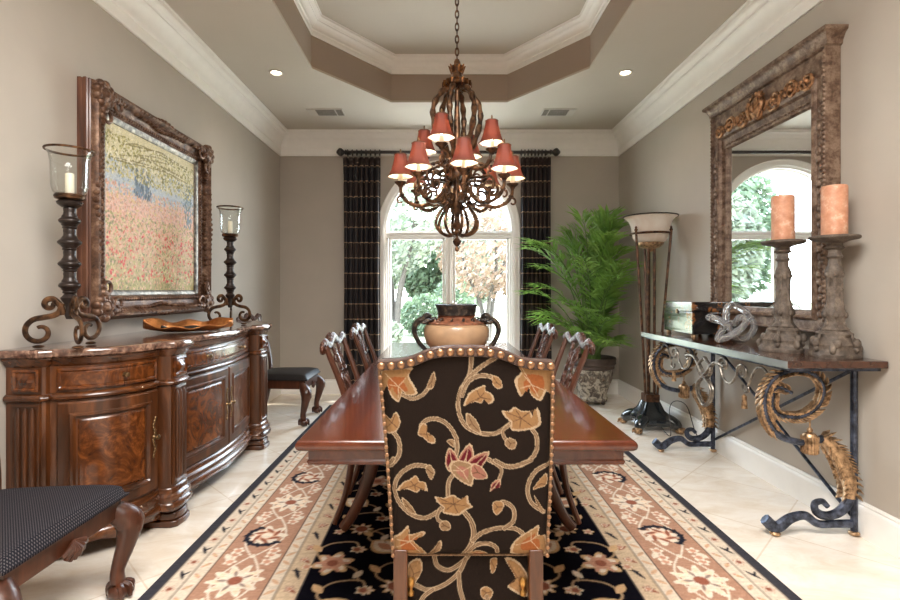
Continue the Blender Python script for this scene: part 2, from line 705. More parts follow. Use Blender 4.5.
fz = mnode(m, 'FRACT', mnode(m, 'DIVIDE', sp.outputs['Z'], 0.182))
ln = mnode(m, 'LESS_THAN', fz, 0.055)
fz2 = mnode(m, 'FRACT', mnode(m, 'DIVIDE', sp.outputs['Z'], 0.364))
band = mnode(m, 'GREATER_THAN', fz2, 0.5)
fx = mnode(m, 'FRACT', mnode(m, 'DIVIDE', sp.outputs['X'], 0.05))
lx = mnode(m, 'LESS_THAN', fx, 0.12)
mx1 = m.n('ShaderNodeMix', data_type='RGBA')
mx1.inputs[6].default_value = srgb(24, 21, 26)
mx1.inputs[7].default_value = srgb(44, 32, 28)
m.l(band, mx1.inputs[0])
mx2 = m.n('ShaderNodeMix', data_type='RGBA')
m.l(mx1.outputs[2], mx2.inputs[6])
mx2.inputs[7].default_value = srgb(54, 42, 36)
m.l(lx, mx2.inputs[0])
mx3 = m.n('ShaderNodeMix', data_type='RGBA')
m.l(mx2.outputs[2], mx3.inputs[6])
mx3.inputs[7].default_value = srgb(158, 130, 104)
m.l(ln, mx3.inputs[0])
m.base(mx3.outputs[2])
M['curtain'] = m.m

# small woven diamonds for the near wall chair
m = Mat('woven_diamonds', 0.75, spec=.15)
v = m.coords((1, 1, 0), (0, 0, PI / 4))
sp = m.n('ShaderNodeSeparateXYZ')
m.l(v, sp.inputs[0])
a = mnode(m, 'SINE', mnode(m, 'MULTIPLY', sp.outputs['X'], 2 * PI / 0.0125))
b_ = mnode(m, 'SINE', mnode(m, 'MULTIPLY', sp.outputs['Y'], 2 * PI / 0.0125))
pr = mnode(m, 'MULTIPLY', a, b_)
m.base(m.ramp(mnode(m, 'ABSOLUTE', pr), [(0.55, srgb(20, 19, 26)), (0.85, srgb(88, 82, 84))]))
M['woven'] = m.m
# ------------------------------------------------------------------ the room
XL, XR, YB, YF, H = -1.966, 2.148, 6.07, -2.6, 3.17
CX = 0.5 * (XL + XR)
HT = 3.61                                   # height of the tray


def inset(poly, d):
    """move every side of a counter-clockwise polygon inwards by d"""
    n = len(poly)
    out = []
    for i in range(n):
        p0, p1, p2 = (Vector(poly[(i + k) % n]) for k in (-1, 0, 1))
        a = (p1 - p0).normalized()
        b = (p2 - p1).normalized()
        na = Vector((-a.y, a.x))
        nb = Vector((-b.y, b.x))
        k = (na + nb)
        k = k / (1 + na.dot(nb))
        out.append((p1.x + k.x * d, p1.y + k.y * d))
    return out


def ring_sweep(poly, prof):
    """sweep a (inset, z) profile round a closed polygon"""
    mb = MB()
    rings = [[(x, y, z) for x, y in inset(poly, d)] for d, z in prof]
    n = len(poly)
    vs = [p for r in rings for p in r]
    fs = []
    for k in range(len(prof) - 1):
        for i in range(n):
            j = (i + 1) % n
            fs.append((k * n + i, k * n + j, (k + 1) * n + j, (k + 1) * n + i))
    mb.add(vs, fs)
    return mb


room = [(XL, YF), (XR, YF), (XR, YB), (XL, YB)]
struct(MB().box(XL - .3, XR + .3, YF - .3, YB + .3, -0.15, 0).build('floor', M['floor'], smooth=0))
struct(MB().box(XL - .2, XL, YF, YB + .2, 0, 3.9).build('wall_left', M['wall'], smooth=0))
struct(MB().box(XR, XR + .2, YF, YB + .2, 0, 3.9).build('wall_right', M['wall'], smooth=0))
mb = MB().box(XL - .2, XR + .2, YF - .2, YF, 0, 3.9)
struct(mb.build('wall_front', M['wall'], smooth=0))

# back wall with the arched window opening
WCX, WZ0, WZS, WR = 0.085, 0.36, 1.985, 0.80     # centre, sill, springing, radius of the opening
WHALF = 0.80
arch = [(WCX + WR * math.cos(a), WZS + WR * math.sin(a)) for a in [PI * i / 32 for i in range(33)]]


def back_wall():
    mb = MB()
    out = []
    for (x, z) in arch:
        # matching point on the rectangle x in XL-.2..XR+.2, z up to 3.9
        dx, dz = x - WCX, z - WZS
        t = 1e9
        if dx > 1e-6:
            t = min(t, (XR + .2 - WCX) / dx)
        if dx < -1e-6:
            t = min(t, (XL - .2 - WCX) / dx)
        if dz > 1e-6:
            t = min(t, (3.9 - WZS) / dz)
        out.append((WCX + dx * t, WZS + dz * t))
    vs = []
    for y in (YB, YB + .2):
        vs += [(x, y, z) for x, z in arch] + [(x, y, z) for x, z in out]
    n = len(arch)
    fs = []
    for i in range(n - 1):
        fs.append((i, i + 1, n + i + 1, n + i))
        fs.append((2 * n + i, 3 * n + i, 3 * n + i + 1, 2 * n + i + 1))
        fs.append((i, 2 * n + i, 2 * n + i + 1, i + 1))
    mb.add(vs, fs)
    # corners above the arch fan
    for sx, xe in ((1, XR + .2), (-1, XL - .2)):
        k = [i for i in range(n) if abs(out[i][0] - xe) < 1e-4]
        if k:
            i = k[-1] if sx > 0 else k[0]
            j = i + 1 if sx > 0 else i - 1
            a, b = out[i], out[j]
            for y in (YB, YB + .2):
                mb.add([(a[0], y, a[1]), (b[0], y, b[1]), (xe, y, 3.9)], [(0, 1, 2)])
    mb.box(XL - .2, WCX - WR, YB, YB + .2, 0, WZS)
    mb.box(WCX + WR, XR + .2, YB, YB + .2, 0, WZS)
    mb.box(WCX - WR, WCX + WR, YB, YB + .2, 0, WZ0)
    return mb


struct(back_wall().build('wall_back', M['wall'], smooth=0))

# window: white frame, mullions, panes, sill
win = thing('window_1', 'tall arched white framed window in the far wall', 'window', (WCX, YB, 0))
win['kind'] = 'structure'


def arch_path(r, y, z0):
    pts = [(-r, y, z0)] + [(-r, y, z0 + (WZS - z0) * t) for t in (0.5, 0.99)]
    pts += [(r * math.cos(a), y, WZS + r * math.sin(a)) for a in [PI - PI * i / 40 for i in range(41)]]
    pts += [(r, y, WZS - (WZS - z0) * t) for t in (0.01, 0.5)] + [(r, y, z0)]
    return pts


def sweep_arch(prof, z0):
    """prof: list of (radius offset from the opening, y)"""
    mb = MB()
    rings = [arch_path(WR + d, y, z0) for d, y in prof]
    n = len(rings[0])
    vs = [p for r in rings for p in r]
    fs = []
    m_ = len(prof)
    for k in range(m_):
        k2 = (k + 1) % m_
        for i in range(n - 1):
            fs.append((k * n + i, k * n + i + 1, k2 * n + i + 1, k2 * n + i))
    return mb.add(vs, fs)


struct(sweep_arch([(0.062, -0.001), (0.062, -0.028), (0.05, -0.034), (0.03, -0.02), (0.004, -0.02), (-0.012, -0.012), (-0.012, -0.001)], WZ0).build('casing', M['trim'], win))
struct(sweep_arch([(-0.001, 0.02), (-0.001, 0.11), (-0.055, 0.11), (-0.055, 0.075), (-0.038, 0.06), (-0.038, 0.02)], WZ0).build('frame', M['trim'], win))
mb = MB().box(-WR + .03, WR - .03, .05, .11, 1.90, 1.985).box(-WR + .03, WR - .03, .03, .06, 1.925, 1.965)
struct(mb.build('transom', M['trim'], win, bevel=.006))
mb = MB().box(-.045, .045, .05, .11, WZ0, 1.92).box(-.022, .022, .03, .06, WZ0, 1.92)
struct(mb.build('mullion', M['trim'], win, bevel=.005))
struct(MB().box(-WR + .03, WR - .03, .05, .11, WZ0, WZ0 + .07).build('bottom_rail', M['trim'], win, bevel=.005))
for s in (-1, 1):
    x0, x1 = (-.74, -.05) if s < 0 else (.05, .74)
    mb = MB()
    for a, b, c, d in ((x0, x0 + .03, WZ0 + .05, 1.91), (x1 - .03, x1, WZ0 + .05, 1.91)):
        mb.box(a, b, .06, .10, c, d)
    mb.box(x0, x1, .06, .10, 1.88, 1.91).box(x0, x1, .06, .10, WZ0 + .05, WZ0 + .09)
    struct(mb.build('sash', M['trim'], win, bevel=.004))
    struct(MB().box(x0 + .02, x1 - .02, .078, .082, WZ0 + .06, 1.90).build('pane', M['pane'], win, smooth=0))
mb = MB()
pts = [(-.76, 1.96), (.76, 1.96)] + [(.76 * math.cos(a), WZS + .76 * math.sin(a)) for a in [PI * i / 30 for i in range(31)]]
n = len(pts)
mb.add([(x, .078, z) for x, z in pts] + [(x, .082, z) for x, z in pts],
       [tuple(range(n)), tuple(range(2 * n - 1, n - 1, -1))] + [(i, n + i, n + (i + 1) % n, (i + 1) % n) for i in range(n)])
struct(mb.build('pane', M['pane'], win, smooth=0))
struct(MB().box(-.92, .92, -.07, .0, WZ0 - .035, WZ0).build('sill', M['trim'], win, bevel=.008))
struct(MB().box(-WR, WR, -.0, .12, WZ0 - .01, WZ0 + .012).build('sill_board', M['trim'], win))

# ceiling with the octagonal tray
TX0, TX1, TY0, TY1, TCX, TCY = -1.125, 1.275, 1.30, 5.08, .61, .78
octo = [(TX0 + TCX, TY0), (TX1 - TCX, TY0), (TX1, TY0 + TCY), (TX1, TY1 - TCY), (TX1 - TCX, TY1), (TX0 + TCX, TY1), (TX0, TY1 - TCY), (TX0, TY0 + TCY)]
outer = [(XL - .2, YF - .2), (XR + .2, YF - .2), (XR + .2, YB + .2), (XL - .2, YB + .2)]
mb = MB()
vs = [(x, y, H) for x, y in octo] + [(x, y, H) for x, y in outer]
# quads/tris between the octagon (0..7) and the rectangle (8..11)
fs = [(8, 9, 1, 0), (9, 2, 1), (9, 10, 3, 2), (10, 4, 3), (10, 11, 5, 4), (11, 6, 5), (11, 8, 7, 6), (8, 0, 7)]
mb.add(vs, [tuple(reversed(f)) for f in fs])
struct(mb.build('ceiling', M['ceil'], smooth=0))
mb = MB()
n = 8
vs = [(x, y, H) for x, y in octo] + [(x, y, HT) for x, y in octo]
mb.add(vs, [(i, n + i, n + (i + 1) % n, (i + 1) % n) for i in range(n)])
struct(mb.build('ceiling_tray_side', M['tray'], smooth=0))
mb = MB()
mb.add([(x, y, HT) for x, y in octo], [tuple(range(7, -1, -1))])
struct(mb.build('ceiling_tray', M['ceil'], smooth=0))
struct(MB().box(XL - .2, XR + .2, YF - .2, YB + .2, 3.85, 3.95).build('roof', M['ceil'], smooth=0))

CROWN = [(0.001, -.285), (.016, -.285), (.018, -.262), (.012, -.258), (.012, -.205), (.020, -.20), (.024, -.190), (.022, -.165),
         (.030, -.135), (.046, -.105), (.066, -.085), (.075, -.08), (.077, -.068), (.086, -.064), (.096, -.046), (.112, -.036), (.122, -.034), (.124, -.010), (.132, -.008), (.132, -.0005)]
struct(ring_sweep(room, [(d, H + z) for d, z in CROWN]).build('trim_1', M['trim'], smooth=30), 'white crown moulding round the room')
TC = [(d * .78, HT + z * .56) for d, z in CROWN]
struct(ring_sweep(octo, TC).build('trim_2', M['trim'], smooth=30), 'white crown moulding inside the tray ceiling')
struct(ring_sweep(octo, [(-.02, H - .0005), (-.02, H - .006), (.006, H - .006), (.006, H + .012), (.0005, H + .012)]).build('trim_3', M['ceil'], smooth=0))
BP = [(.0, .178), (.010, .178), (.014, .168), (.012, .158), (.018, .150), (.020, .135), (.020, .0)]


def baseboard(name, p, q, nx, ny):
    mb = MB()
    vs = []
    for d, z in BP:
        vs += [(p[0] + nx * d, p[1] + ny * d, z), (q[0] + nx * d, q[1] + ny * d, z)]
    mb.add(vs, [(2 * i, 2 * i + 1, 2 * i + 3, 2 * i + 2) for i in range(len(BP) - 1)])
    struct(mb.build(name, M['trim'], smooth=30))


baseboard('baseboard_left', (XL, YF), (XL, YB), 1, 0)
baseboard('baseboard_right', (XR, YF), (XR, YB), -1, 0)
baseboard('baseboard_back', (XL, YB), (XR, YB), 0, -1)

# recessed lights and vents in the ceiling
for x, y, lb in ((-1.456, 4.39, 'small recessed ceiling spotlight over the left side of the room'), (1.61, 4.39, 'small recessed ceiling spotlight over the right side of the room')):
    t = thing('recessed_light', lb, 'ceiling light', (x, y, H), 0, 'recessed ceiling spotlights')
    MB().lathe([(.062, -.001), (.062, -.006), (.05, -.010), (.044, -.004), (.042, .045)], 28).build('trim_ring', M['vent'], t)
    MB().lathe([(.040, -.003), (.03, -.006), (.0, -.008)], 24).build('bulb', M['downlight'], t)
    add_light('spot', 'SPOT', (0, 0, -.03), (0, 0, 0), 5, (1, .85, .66), spot_size=1.9, spot_blend=.8, shadow_soft_size=.04).parent = t
for x0, x1, sgn, lb in ((-1.43, -1.05, 1, 'white ceiling air vent on the left near the far wall'), (1.07, 1.42, -1, 'white ceiling air vent on the right near the far wall')):
    t = thing('ceiling_vent', lb, 'air vent', ((x0 + x1) / 2, 5.36, H), 0, 'ceiling air vents')
    w = (x1 - x0) / 2
    MB().box(-w, w, -.10, .10, -.010, -.0005).build('plate', M['vent'], t, bevel=.004)
    for k, (a, b) in enumerate((((-.10, .10), (.115, w - .012)) if sgn > 0 else ((-.10, .10), (-w + .012, -.115)))):
        g = MB().box(a, b, -.085, .085, -.0115, -.009).build('grille', M['vent_dark'], t)
        mb = MB()
        for q in range(7):
            yy = -.075 + q * .025
            mb.box(a, b, yy, yy + .005, -.0135, -.0115)
        mb.build('louver', M['vent'], g)

# ------------------------------------------------------------------ outside
gr = struct(MB().box(-45, 45, YB + .25, 70, -.35, -.25).build('lawn', M['grass'], smooth=0))
gr['label'] = 'pale lawn outside the window'
pt = struct(MB().box(-9, 7, YB + .25, YB + 4.2, -.26, -.12).build('patio', M['patio'], smooth=0))
pt['label'] = 'pale sunlit paving outside the window'


def leaf_cloud(mb, c, r, n, size, seed):
    g = np.random.default_rng(seed)
    d = g.normal(size=(n, 3))
    d /= np.linalg.norm(d, axis=1)[:, None]
    # lumpy crown: a few lobes
    lob = g.normal(size=(7, 3))
    lob /= np.linalg.norm(lob, axis=1)[:, None]
    bulge = 0.72 + 0.28 * np.max(d @ lob.T, axis=1)
    rad = (0.45 + 0.55 * g.random(n) ** 0.5) * bulge
    p = d * rad[:, None] * np.array(r) + np.array(c)
    for i in range(n):
        a = Vector(g.normal(size=3)).normalized()
        b = a.orthogonal().normalized()
        s = size * (0.6 + 0.8 * g.random())
        q = Vector(p[i])
        w = a.cross(b) * s * .45
        mb.add([q - b * s, q - w, q + b * s, q + w], [(0, 1, 2, 3)])


def tree(name, label, cat_, x, y, zc, r, mat, n, size, trunk, seed, group):
    t = thing(name, label, cat_, (x, y, -.25), 0, group)
    if trunk:
        mb = MB()
        g = random.Random(seed)
        for k in range(trunk):
            a = 2 * PI * k / trunk + g.random()
            e = .5 if trunk > 1 else .1
            mb.tube(cat([(.05 * math.cos(a), .05 * math.sin(a), -.05), (e * .4 * math.cos(a), e * .4 * math.sin(a), zc * .4), (e * r[0] * .8 * math.cos(a + .2), e * r[1] * .8 * math.sin(a + .2), zc * .8), (e * r[0] * 1.2 * math.cos(a), e * r[1] * 1.2 * math.sin(a), zc * 1.2)], 5), [.09 if trunk > 1 else .16, .05, .03], 7)
        mb.build('trunk', M['bark'], t)
    mb = MB()
    leaf_cloud(mb, (0, 0, zc), r, n, size, seed)
    mb.build('foliage', mat, t, smooth=0)
    return t


tree('garden_tree', 'pale multi-stemmed tree outside the left window pane', 'tree', -1.35, 14.0, 3.5, (1.5, 1.4, 1.6), M['leaf_pale'], 3600, .10, 5, 11, 'trees outside the window')
tree('garden_tree', 'small autumn coloured tree outside the right window pane', 'tree', 1.35, 15.0, 2.7, (1.6, 1.5, 1.5), M['leaf_autumn'], 2600, .10, 3, 12, 'trees outside the window')
for k, (x, y, r, mt, lb) in enumerate((
        (-.55, 17, (1.0, .8, .8), 'leaf_green', 'round green shrub outside left of the window mullion'),
        (-1.6, 13.0, (.6, .5, .45), 'leaf_pale', 'low pale shrub at the foot of the multi-stemmed tree'),
        (.35, 19.5, (1.0, .8, 1.2), 'leaf_green', 'upright green shrub outside beside the window mullion'),
        (-2.9, 18.5, (1.1, .9, .9), 'leaf_green', 'green shrub outside at the left edge of the window'))):
    tree('garden_shrub', lb, 'shrub', x, y, r[2] * .8, r, M[mt], 2200, .085, 0, 30 + k, 'shrubs outside the window')
far = [(-29, 36, 9, 'leaf_pale'), (-20, 41, 11, 'leaf_green'), (-14, 33, 8, 'leaf_pale'), (-9, 39, 9, 'leaf_autumn'), (-4.2, 33, 7, 'leaf_pale'), (-1.3, 40, 8.2, 'leaf_green'), (2.2, 35, 7, 'leaf_pale'), (6.6, 40, 8, 'leaf_autumn')]
names = {'leaf_pale': 'pale green', 'leaf_green': 'dark green', 'leaf_autumn': 'russet'}
where = ['far outside, first of the row counted from the left', 'far outside, second of the row from the left', 'far outside, third of the row from the left', 'far outside, fourth of the row from the left', 'far behind the pale multi-stemmed tree', 'far behind the window mullion', 'far behind the small autumn tree', 'far outside at the right edge of the window', 'far outside, last of the row on the right']
for k, (x, y, h, mt) in enumerate(far):
    tree('distant_tree', 'tall %s tree %s' % (names[mt], where[k]), 'tree', x, y, h * .55, (h * .34, h * .30, h * .5), M[mt], 3800, .34, 1, 60 + k, 'distant tree line')
# ------------------------------------------------------------------ painting tools for woven / embroidered / painted surfaces
class Canvas:
    """numpy colour raster in real units; sampled into a colour attribute on the surface's own mesh"""

    def __init__(self, w, h, step, color):
        self.step = step
        self.nx = int(round(w / step)) + 1
        self.ny = int(round(h / step)) + 1
        self.w, self.h = w, h
        self.a = np.empty((self.ny, self.nx, 3))
        self.a[:] = color[:3]
        self.X, self.Y = np.meshgrid(np.linspace(0, w, self.nx), np.linspace(0, h, self.ny))

    def win(self, x0, x1, y0, y1):
        sx = self.w / (self.nx - 1)
        sy = self.h / (self.ny - 1)
        i0 = max(0, int(x0 / sx) - 1)
        i1 = min(self.nx, int(x1 / sx) + 3)
        j0 = max(0, int(y0 / sy) - 1)
        j1 = min(self.ny, int(y1 / sy) + 3)
        return (slice(j0, j1), slice(i0, i1)) if (i1 > i0 and j1 > j0) else None

    def put(self, s, mask, col):
        if mask.dtype == bool:
            mask = mask.astype(float)
        mask = mask[..., None]
        self.a[s] = self.a[s] * (1 - mask) + np.array(col[:3]) * mask

    def rect(self, x0, x1, y0, y1, col):
        s = self.win(x0, x1, y0, y1)
        if s:
            self.put(s, (self.X[s] >= x0) & (self.X[s] <= x1) & (self.Y[s] >= y0) & (self.Y[s] <= y1), col)

    def stroke(self, pts, width, col, n=7, smooth=True):
        P = np.array([(p.x, p.y) for p in cat([(a, b, 0) for a, b in pts], n)]) if smooth and len(pts) > 2 else np.array(pts, float)
        m = len(P) - 1
        wd = width if hasattr(width, '__len__') else (width, width)
        for i in range(m):
            w = wd[0] + (wd[-1] - wd[0]) * i / max(1, m)
            a, b = P[i], P[i + 1]
            s = self.win(min(a[0], b[0]) - w, max(a[0], b[0]) + w, min(a[1], b[1]) - w, max(a[1], b[1]) + w)
            if not s:
                continue
            x, y = self.X[s], self.Y[s]
            d = b - a
            L = max(1e-12, d @ d)
            t = np.clip(((x - a[0]) * d[0] + (y - a[1]) * d[1]) / L, 0, 1)
            r = np.hypot(x - a[0] - t * d[0], y - a[1] - t * d[1])
            self.put(s, np.clip((w / 2 - r) / self.step + .5, 0, 1), col)

    def poly(self, pts, col):
        P = np.array(pts, float)
        s = self.win(P[:, 0].min(), P[:, 0].max(), P[:, 1].min(), P[:, 1].max())
        if not s:
            return
        x, y = self.X[s], self.Y[s]
        ins = np.zeros(x.shape, bool)
        n = len(P)
        for i in range(n):
            (x0, y0), (x1, y1) = P[i], P[(i + 1) % n]
            if y0 == y1:
                continue
            c = ((y0 > y) != (y1 > y)) & (x < (x1 - x0) * (y - y0) / (y1 - y0) + x0)
            ins ^= c
        self.put(s, ins, col)

    def polar(self, cx, cy, fr, col, rot=0, sx=1, sy=1, rmax=1):
        """fill r <= fr(theta)"""
        k = rmax * max(sx, sy)
        s = self.win(cx - k, cx + k, cy - k, cy + k)
        if not s:
            return
        x, y = (self.X[s] - cx), (self.Y[s] - cy)
        c, q = math.cos(rot), math.sin(rot)
        u, v = (x * c + y * q) / sx, (-x * q + y * c) / sy
        r = np.hypot(u, v)
        th = np.arctan2(v, u)
        self.put(s, np.clip((fr(th) - r) / self.step + .5, 0, 1), col)

    def rosette(self, cx, cy, r, n, cols, rot=0, sx=1, sy=1):
        k = [1.0, .80, .5, .26]
        for i, c in enumerate(cols):
            self.polar(cx, cy, lambda th, i=i: r * k[i] * (.80 + .20 * np.cos(n * th)) if i < 2 else np.full_like(th, r * k[i]), c, rot, sx, sy, r)

    def leaf(self, cx, cy, L, w, rot, col, edge=None):
        if edge is not None:
            self.leaf(cx, cy, L * 1.18, w * 1.35, rot, edge)
        s = self.win(cx - L, cx + L, cy - L, cy + L)
        if not s:
            return
        x, y = self.X[s] - cx, self.Y[s] - cy
        c, q = math.cos(rot), math.sin(rot)
        u, v = x * c + y * q, -x * q + y * c
        t = np.clip(1 - (2 * u / L) ** 2, 0, None)
        self.put(s, np.clip((w / 2 * t - np.abs(v)) / self.step + .5, 0, 1) * (np.abs(u) < L / 2), col)

    def texture(self, amt, sx=1, sy=1, rng=RNG):
        g = rng.normal(size=(self.ny // sy + 2, self.nx // sx + 2))
        g = np.repeat(np.repeat(g, sy, 0), sx, 1)[:self.ny, :self.nx]
        self.a *= np.clip(1 + amt * g, .5, 1.6)[..., None]

    def surface(self, name, fn, mat, parent=None):
        """grid mesh through fn(s, t) with this canvas as its colours (t from bottom row of the array = y)"""
        s = self.X.ravel() / self.w
        t = self.Y.ravel() / self.h
        co = fn(s, t)
        nx, ny = self.nx, self.ny
        me = bpy.data.meshes.new(name)
        me.vertices.add(nx * ny)
        me.vertices.foreach_set('co', np.ascontiguousarray(co, dtype=np.float32).ravel())
        i = np.arange((nx - 1) * (ny - 1))
        a = (i // (nx - 1)) * nx + i % (nx - 1)
        q = np.stack([a, a + 1, a + nx + 1, a + nx], 1).astype(np.int32)
        me.loops.add(q.size)
        me.loops.foreach_set('vertex_index', q.ravel())
        me.polygons.add(len(q))
        me.polygons.foreach_set('loop_start', np.arange(0, q.size, 4, dtype=np.int32))
        me.polygons.foreach_set('use_smooth', np.ones(len(q), bool))
        me.update(calc_edges=True)
        me.validate()
        ca = me.color_attributes.new('Col', 'FLOAT_COLOR', 'POINT')
        rgba = np.ones((nx * ny, 4), np.float32)
        rgba[:, :3] = self.a.reshape(-1, 3)
        ca.data.foreach_set('color', rgba.ravel())
        me.materials.append(mat)
        o = bpy.data.objects.new(name, me)
        COL.objects.link(o)
        if parent is not None:
            o.parent = parent
        return o


# ------------------------------------------------------------------ rug
def make_rug():
    RW, RL = 2.68, 4.25
    X0, Y0 = -1.228, 1.20
    C_BLK, C_CRM, C_TAN = srgb(34, 32, 38), srgb(210, 194, 174), srgb(170, 130, 108)
    C_LT, C_RUST, C_DK, C_ROSE = srgb(220, 205, 186), srgb(144, 88, 70), srgb(38, 38, 48), srgb(190, 140, 116)
    C_GOLD = srgb(200, 164, 124)
    cv = Canvas(RW, RL, .0068, C_BLK)
    e = [0, .058, .133, .196, .490, .547, .640]
    cols = [srgb(62, 61, 66), C_CRM, srgb(214, 198, 178), C_TAN, C_CRM, srgb(198, 174, 146), srgb(17, 16, 22)]
    for d, c in zip(e, cols):
        cv.rect(d, RW - d, d, RL - d, c)
    # darker weft shading inside the colour bands
    line = srgb(90, 76, 70)
    for d in (.058, .133, .196, .490, .547, .640):
        for p in (((d, d), (d, RL - d)), ((RW - d, d), (RW - d, RL - d)), ((d, d), (RW - d, d)), ((d, RL - d), (RW - d, RL - d))):
            cv.stroke(p, .006, line if d not in (.64,) else C_DK, smooth=False)

    def along(d, step, fn, off=0):
        """run a motif round the rug at distance d from the edge"""
        nL = max(1, int(round((RL - 2 * d) / step)))
        sL = (RL - 2 * d) / nL
        for k in range(nL):
            y = d + (k + .5) * sL
            fn(d, y, PI / 2, k + off)
            fn(RW - d, y, -PI / 2, k + off)
        nW = max(1, int(round((RW - 2 * d) / step)))
        sW = (RW - 2 * d) / nW
        for k in range(nW):
            x = d + (k + .5) * sW
            fn(x, d, PI, k + off)
            fn(x, RL - d, 0, k + off)

    def guard_a(x, y, r, k):
        if k % 2:
            cv.rosette(x, y, .026, 5, [C_ROSE, C_LT, C_RUST])
        else:
            cv.leaf(x, y, .085, .016, r + .5, C_DK)
            cv.leaf(x + .012, y + .01, .05, .012, r - .6, C_DK)

    def guard_b(x, y, r, k):
        cv.leaf(x, y, .05, .02, r + (.7 if k % 2 else -.7), C_ROSE)
        cv.rosette(x, y, .013, 4, [C_LT, C_GOLD])

    def guard_c(x, y, r, k):
        cv.leaf(x, y, .06, .02, r + (.8 if k % 2 else -.8), srgb(198, 160, 130))

    def guard_d(x, y, r, k):
        if k % 3 == 0:
            cv.leaf(x, y, .10, .018, r + .4, C_DK)
            cv.leaf(x - .01, y + .02, .05, .012, r + 1.3, C_DK)
        else:
            cv.leaf(x + .01, y - .01, .065, .018, r + .9 * (-1) ** k, C_RUST)
            cv.rosette(x, y, .024, 5, [C_RUST, C_LT, C_ROSE])

    along(.095, .105, guard_a)
    along(.164, .085, guard_b)
    along(.518, .075, guard_c)
    along(.594, .115, guard_d)

    def border(x, y, r, k):
        ax, ay = math.cos(r), math.sin(r)         # along the band
        nx, ny = -ay, ax
        for s in (-1, 1):
            cv.stroke([(x - ax * .21, y - ay * .21), (x - ax * .1 + nx * .07 * s, y - ay * .1 + ny * .07 * s), (x + nx * .09 * s, y + ny * .09 * s), (x + ax * .1 + nx * .06 * s, y + ay * .1 + ny * .06 * s), (x + ax * .21, y + ay * .21)], .008, C_LT)
            for q in (-.15, .15, .21):
                cv.rosette(x + ax * q + nx * .085 * s, y + ay * q + ny * .085 * s, .032, 5, [C_LT, srgb(232, 216, 196), C_ROSE])
            cv.leaf(x + ax * .19 + nx * .11 * s, y + ay * .19 + ny * .11 * s, .07, .03, r + .6 * s, C_LT)
        if k % 2:
            cv.rosette(x, y, .125, 10, [C_LT, srgb(226, 200, 172), C_LT, C_RUST], .1)
            for q in range(10):
                a = 2 * PI * q / 10
                cv.leaf(x + .055 * math.cos(a), y + .055 * math.sin(a), .05, .016, a, srgb(140, 120, 110) if q % 2 else C_LT)
        else:
            cv.rosette(x, y, .105, 7, [C_LT, C_LT, srgb(214, 170, 142), C_LT])
            for q in range(6):
                a = r + q * 1.05
                cv.leaf(x + .05 * math.cos(a), y + .05 * math.sin(a), .07, .022, a + .8, C_RUST)
            for q in range(15):                     # dark leafy crescent
                a = r + .6 + q * .24
                cv.leaf(x + .097 * math.cos(a), y + .097 * math.sin(a), .052, .024, a + .5 + (q % 2) * .9, C_DK)

    along(.343, .40, border)
    # black field: mirrored flowers on scrolling stems
    fx0, fx1, fy0, fy1 = .655, RW - .655, .655, RL - .655
    cx = RW / 2
    g = random.Random(5)
    stem = srgb(168, 140, 110)
    rows = 9
    for j in range(rows):
        y = fy0 + (j + .5) * (fy1 - fy0) / rows
        for s in (-1, 1):
            for q, dx in enumerate((.12, .34, .56)):
                x = cx + s * (dx + (.05 if j % 2 else -.03))
                yy = y + (.08 if q % 2 else -.07)
                cv.stroke([(x, yy), (x + s * .09, yy + .08), (x + s * .05, yy + .17), (x - s * .07, yy + .19), (x - s * .10, yy + .12)], .009, stem)
                cv.stroke([(x, yy), (x - s * .11, yy - .05), (x - s * .14, yy - .14)], .008, stem)
                cv.leaf(x + s * .1, yy + .13, .085, .04, .9 * s, C_GOLD)
                cv.leaf(x - s * .13, yy - .09, .07, .034, 2.0 * s, C_LT)
                k = (j + q) % 3
                if k == 0:
                    cv.rosette(x, yy, .098, 6, [C_GOLD, C_LT, C_ROSE, C_RUST], .3)
                    for w in range(6):
                        a = w * PI / 3
                        cv.leaf(x + .06 * math.cos(a), yy + .06 * math.sin(a), .05, .02, a, C_ROSE)
                elif k == 1:
                    cv.rosette(x, yy, .062, 8, [C_GOLD, C_LT, C_RUST])
                else:
                    cv.leaf(x, yy, .15, .10, .7 * s, C_LT, C_GOLD)
                    cv.leaf(x, yy, .09, .05, .7 * s, C_ROSE)
                cv.rosette(x - s * .09, yy + .12, .034, 5, [C_LT, C_GOLD, C_RUST])
                cv.rosette(x + s * .11, yy - .03, .030, 5, [C_GOLD, C_LT, C_ROSE])
    cv.texture(.05, 3, 1)
    cv.texture(.05, 1, 1)
    rows_ = RNG.normal(size=cv.ny)
    cv.a *= (1 + .03 * rows_)[:, None, None]

    def fn(s, t):
        z = np.full_like(s, .012)
        edge = (s == 0) | (s == 1) | (t == 0) | (t == 1)
        z[edge] = .001
        return np.stack([s * RW, t * RL, z], 1)
    o = cv.surface('area_rug', fn, M['rug'])
    o.location = (X0, Y0, 0)
    tag(o, 'large black and tan floral area rug under the dining table', 'rug')


M['rug'] = vcol('rug_wool', 1.0, 320, .25, 0, .0)
make_rug()


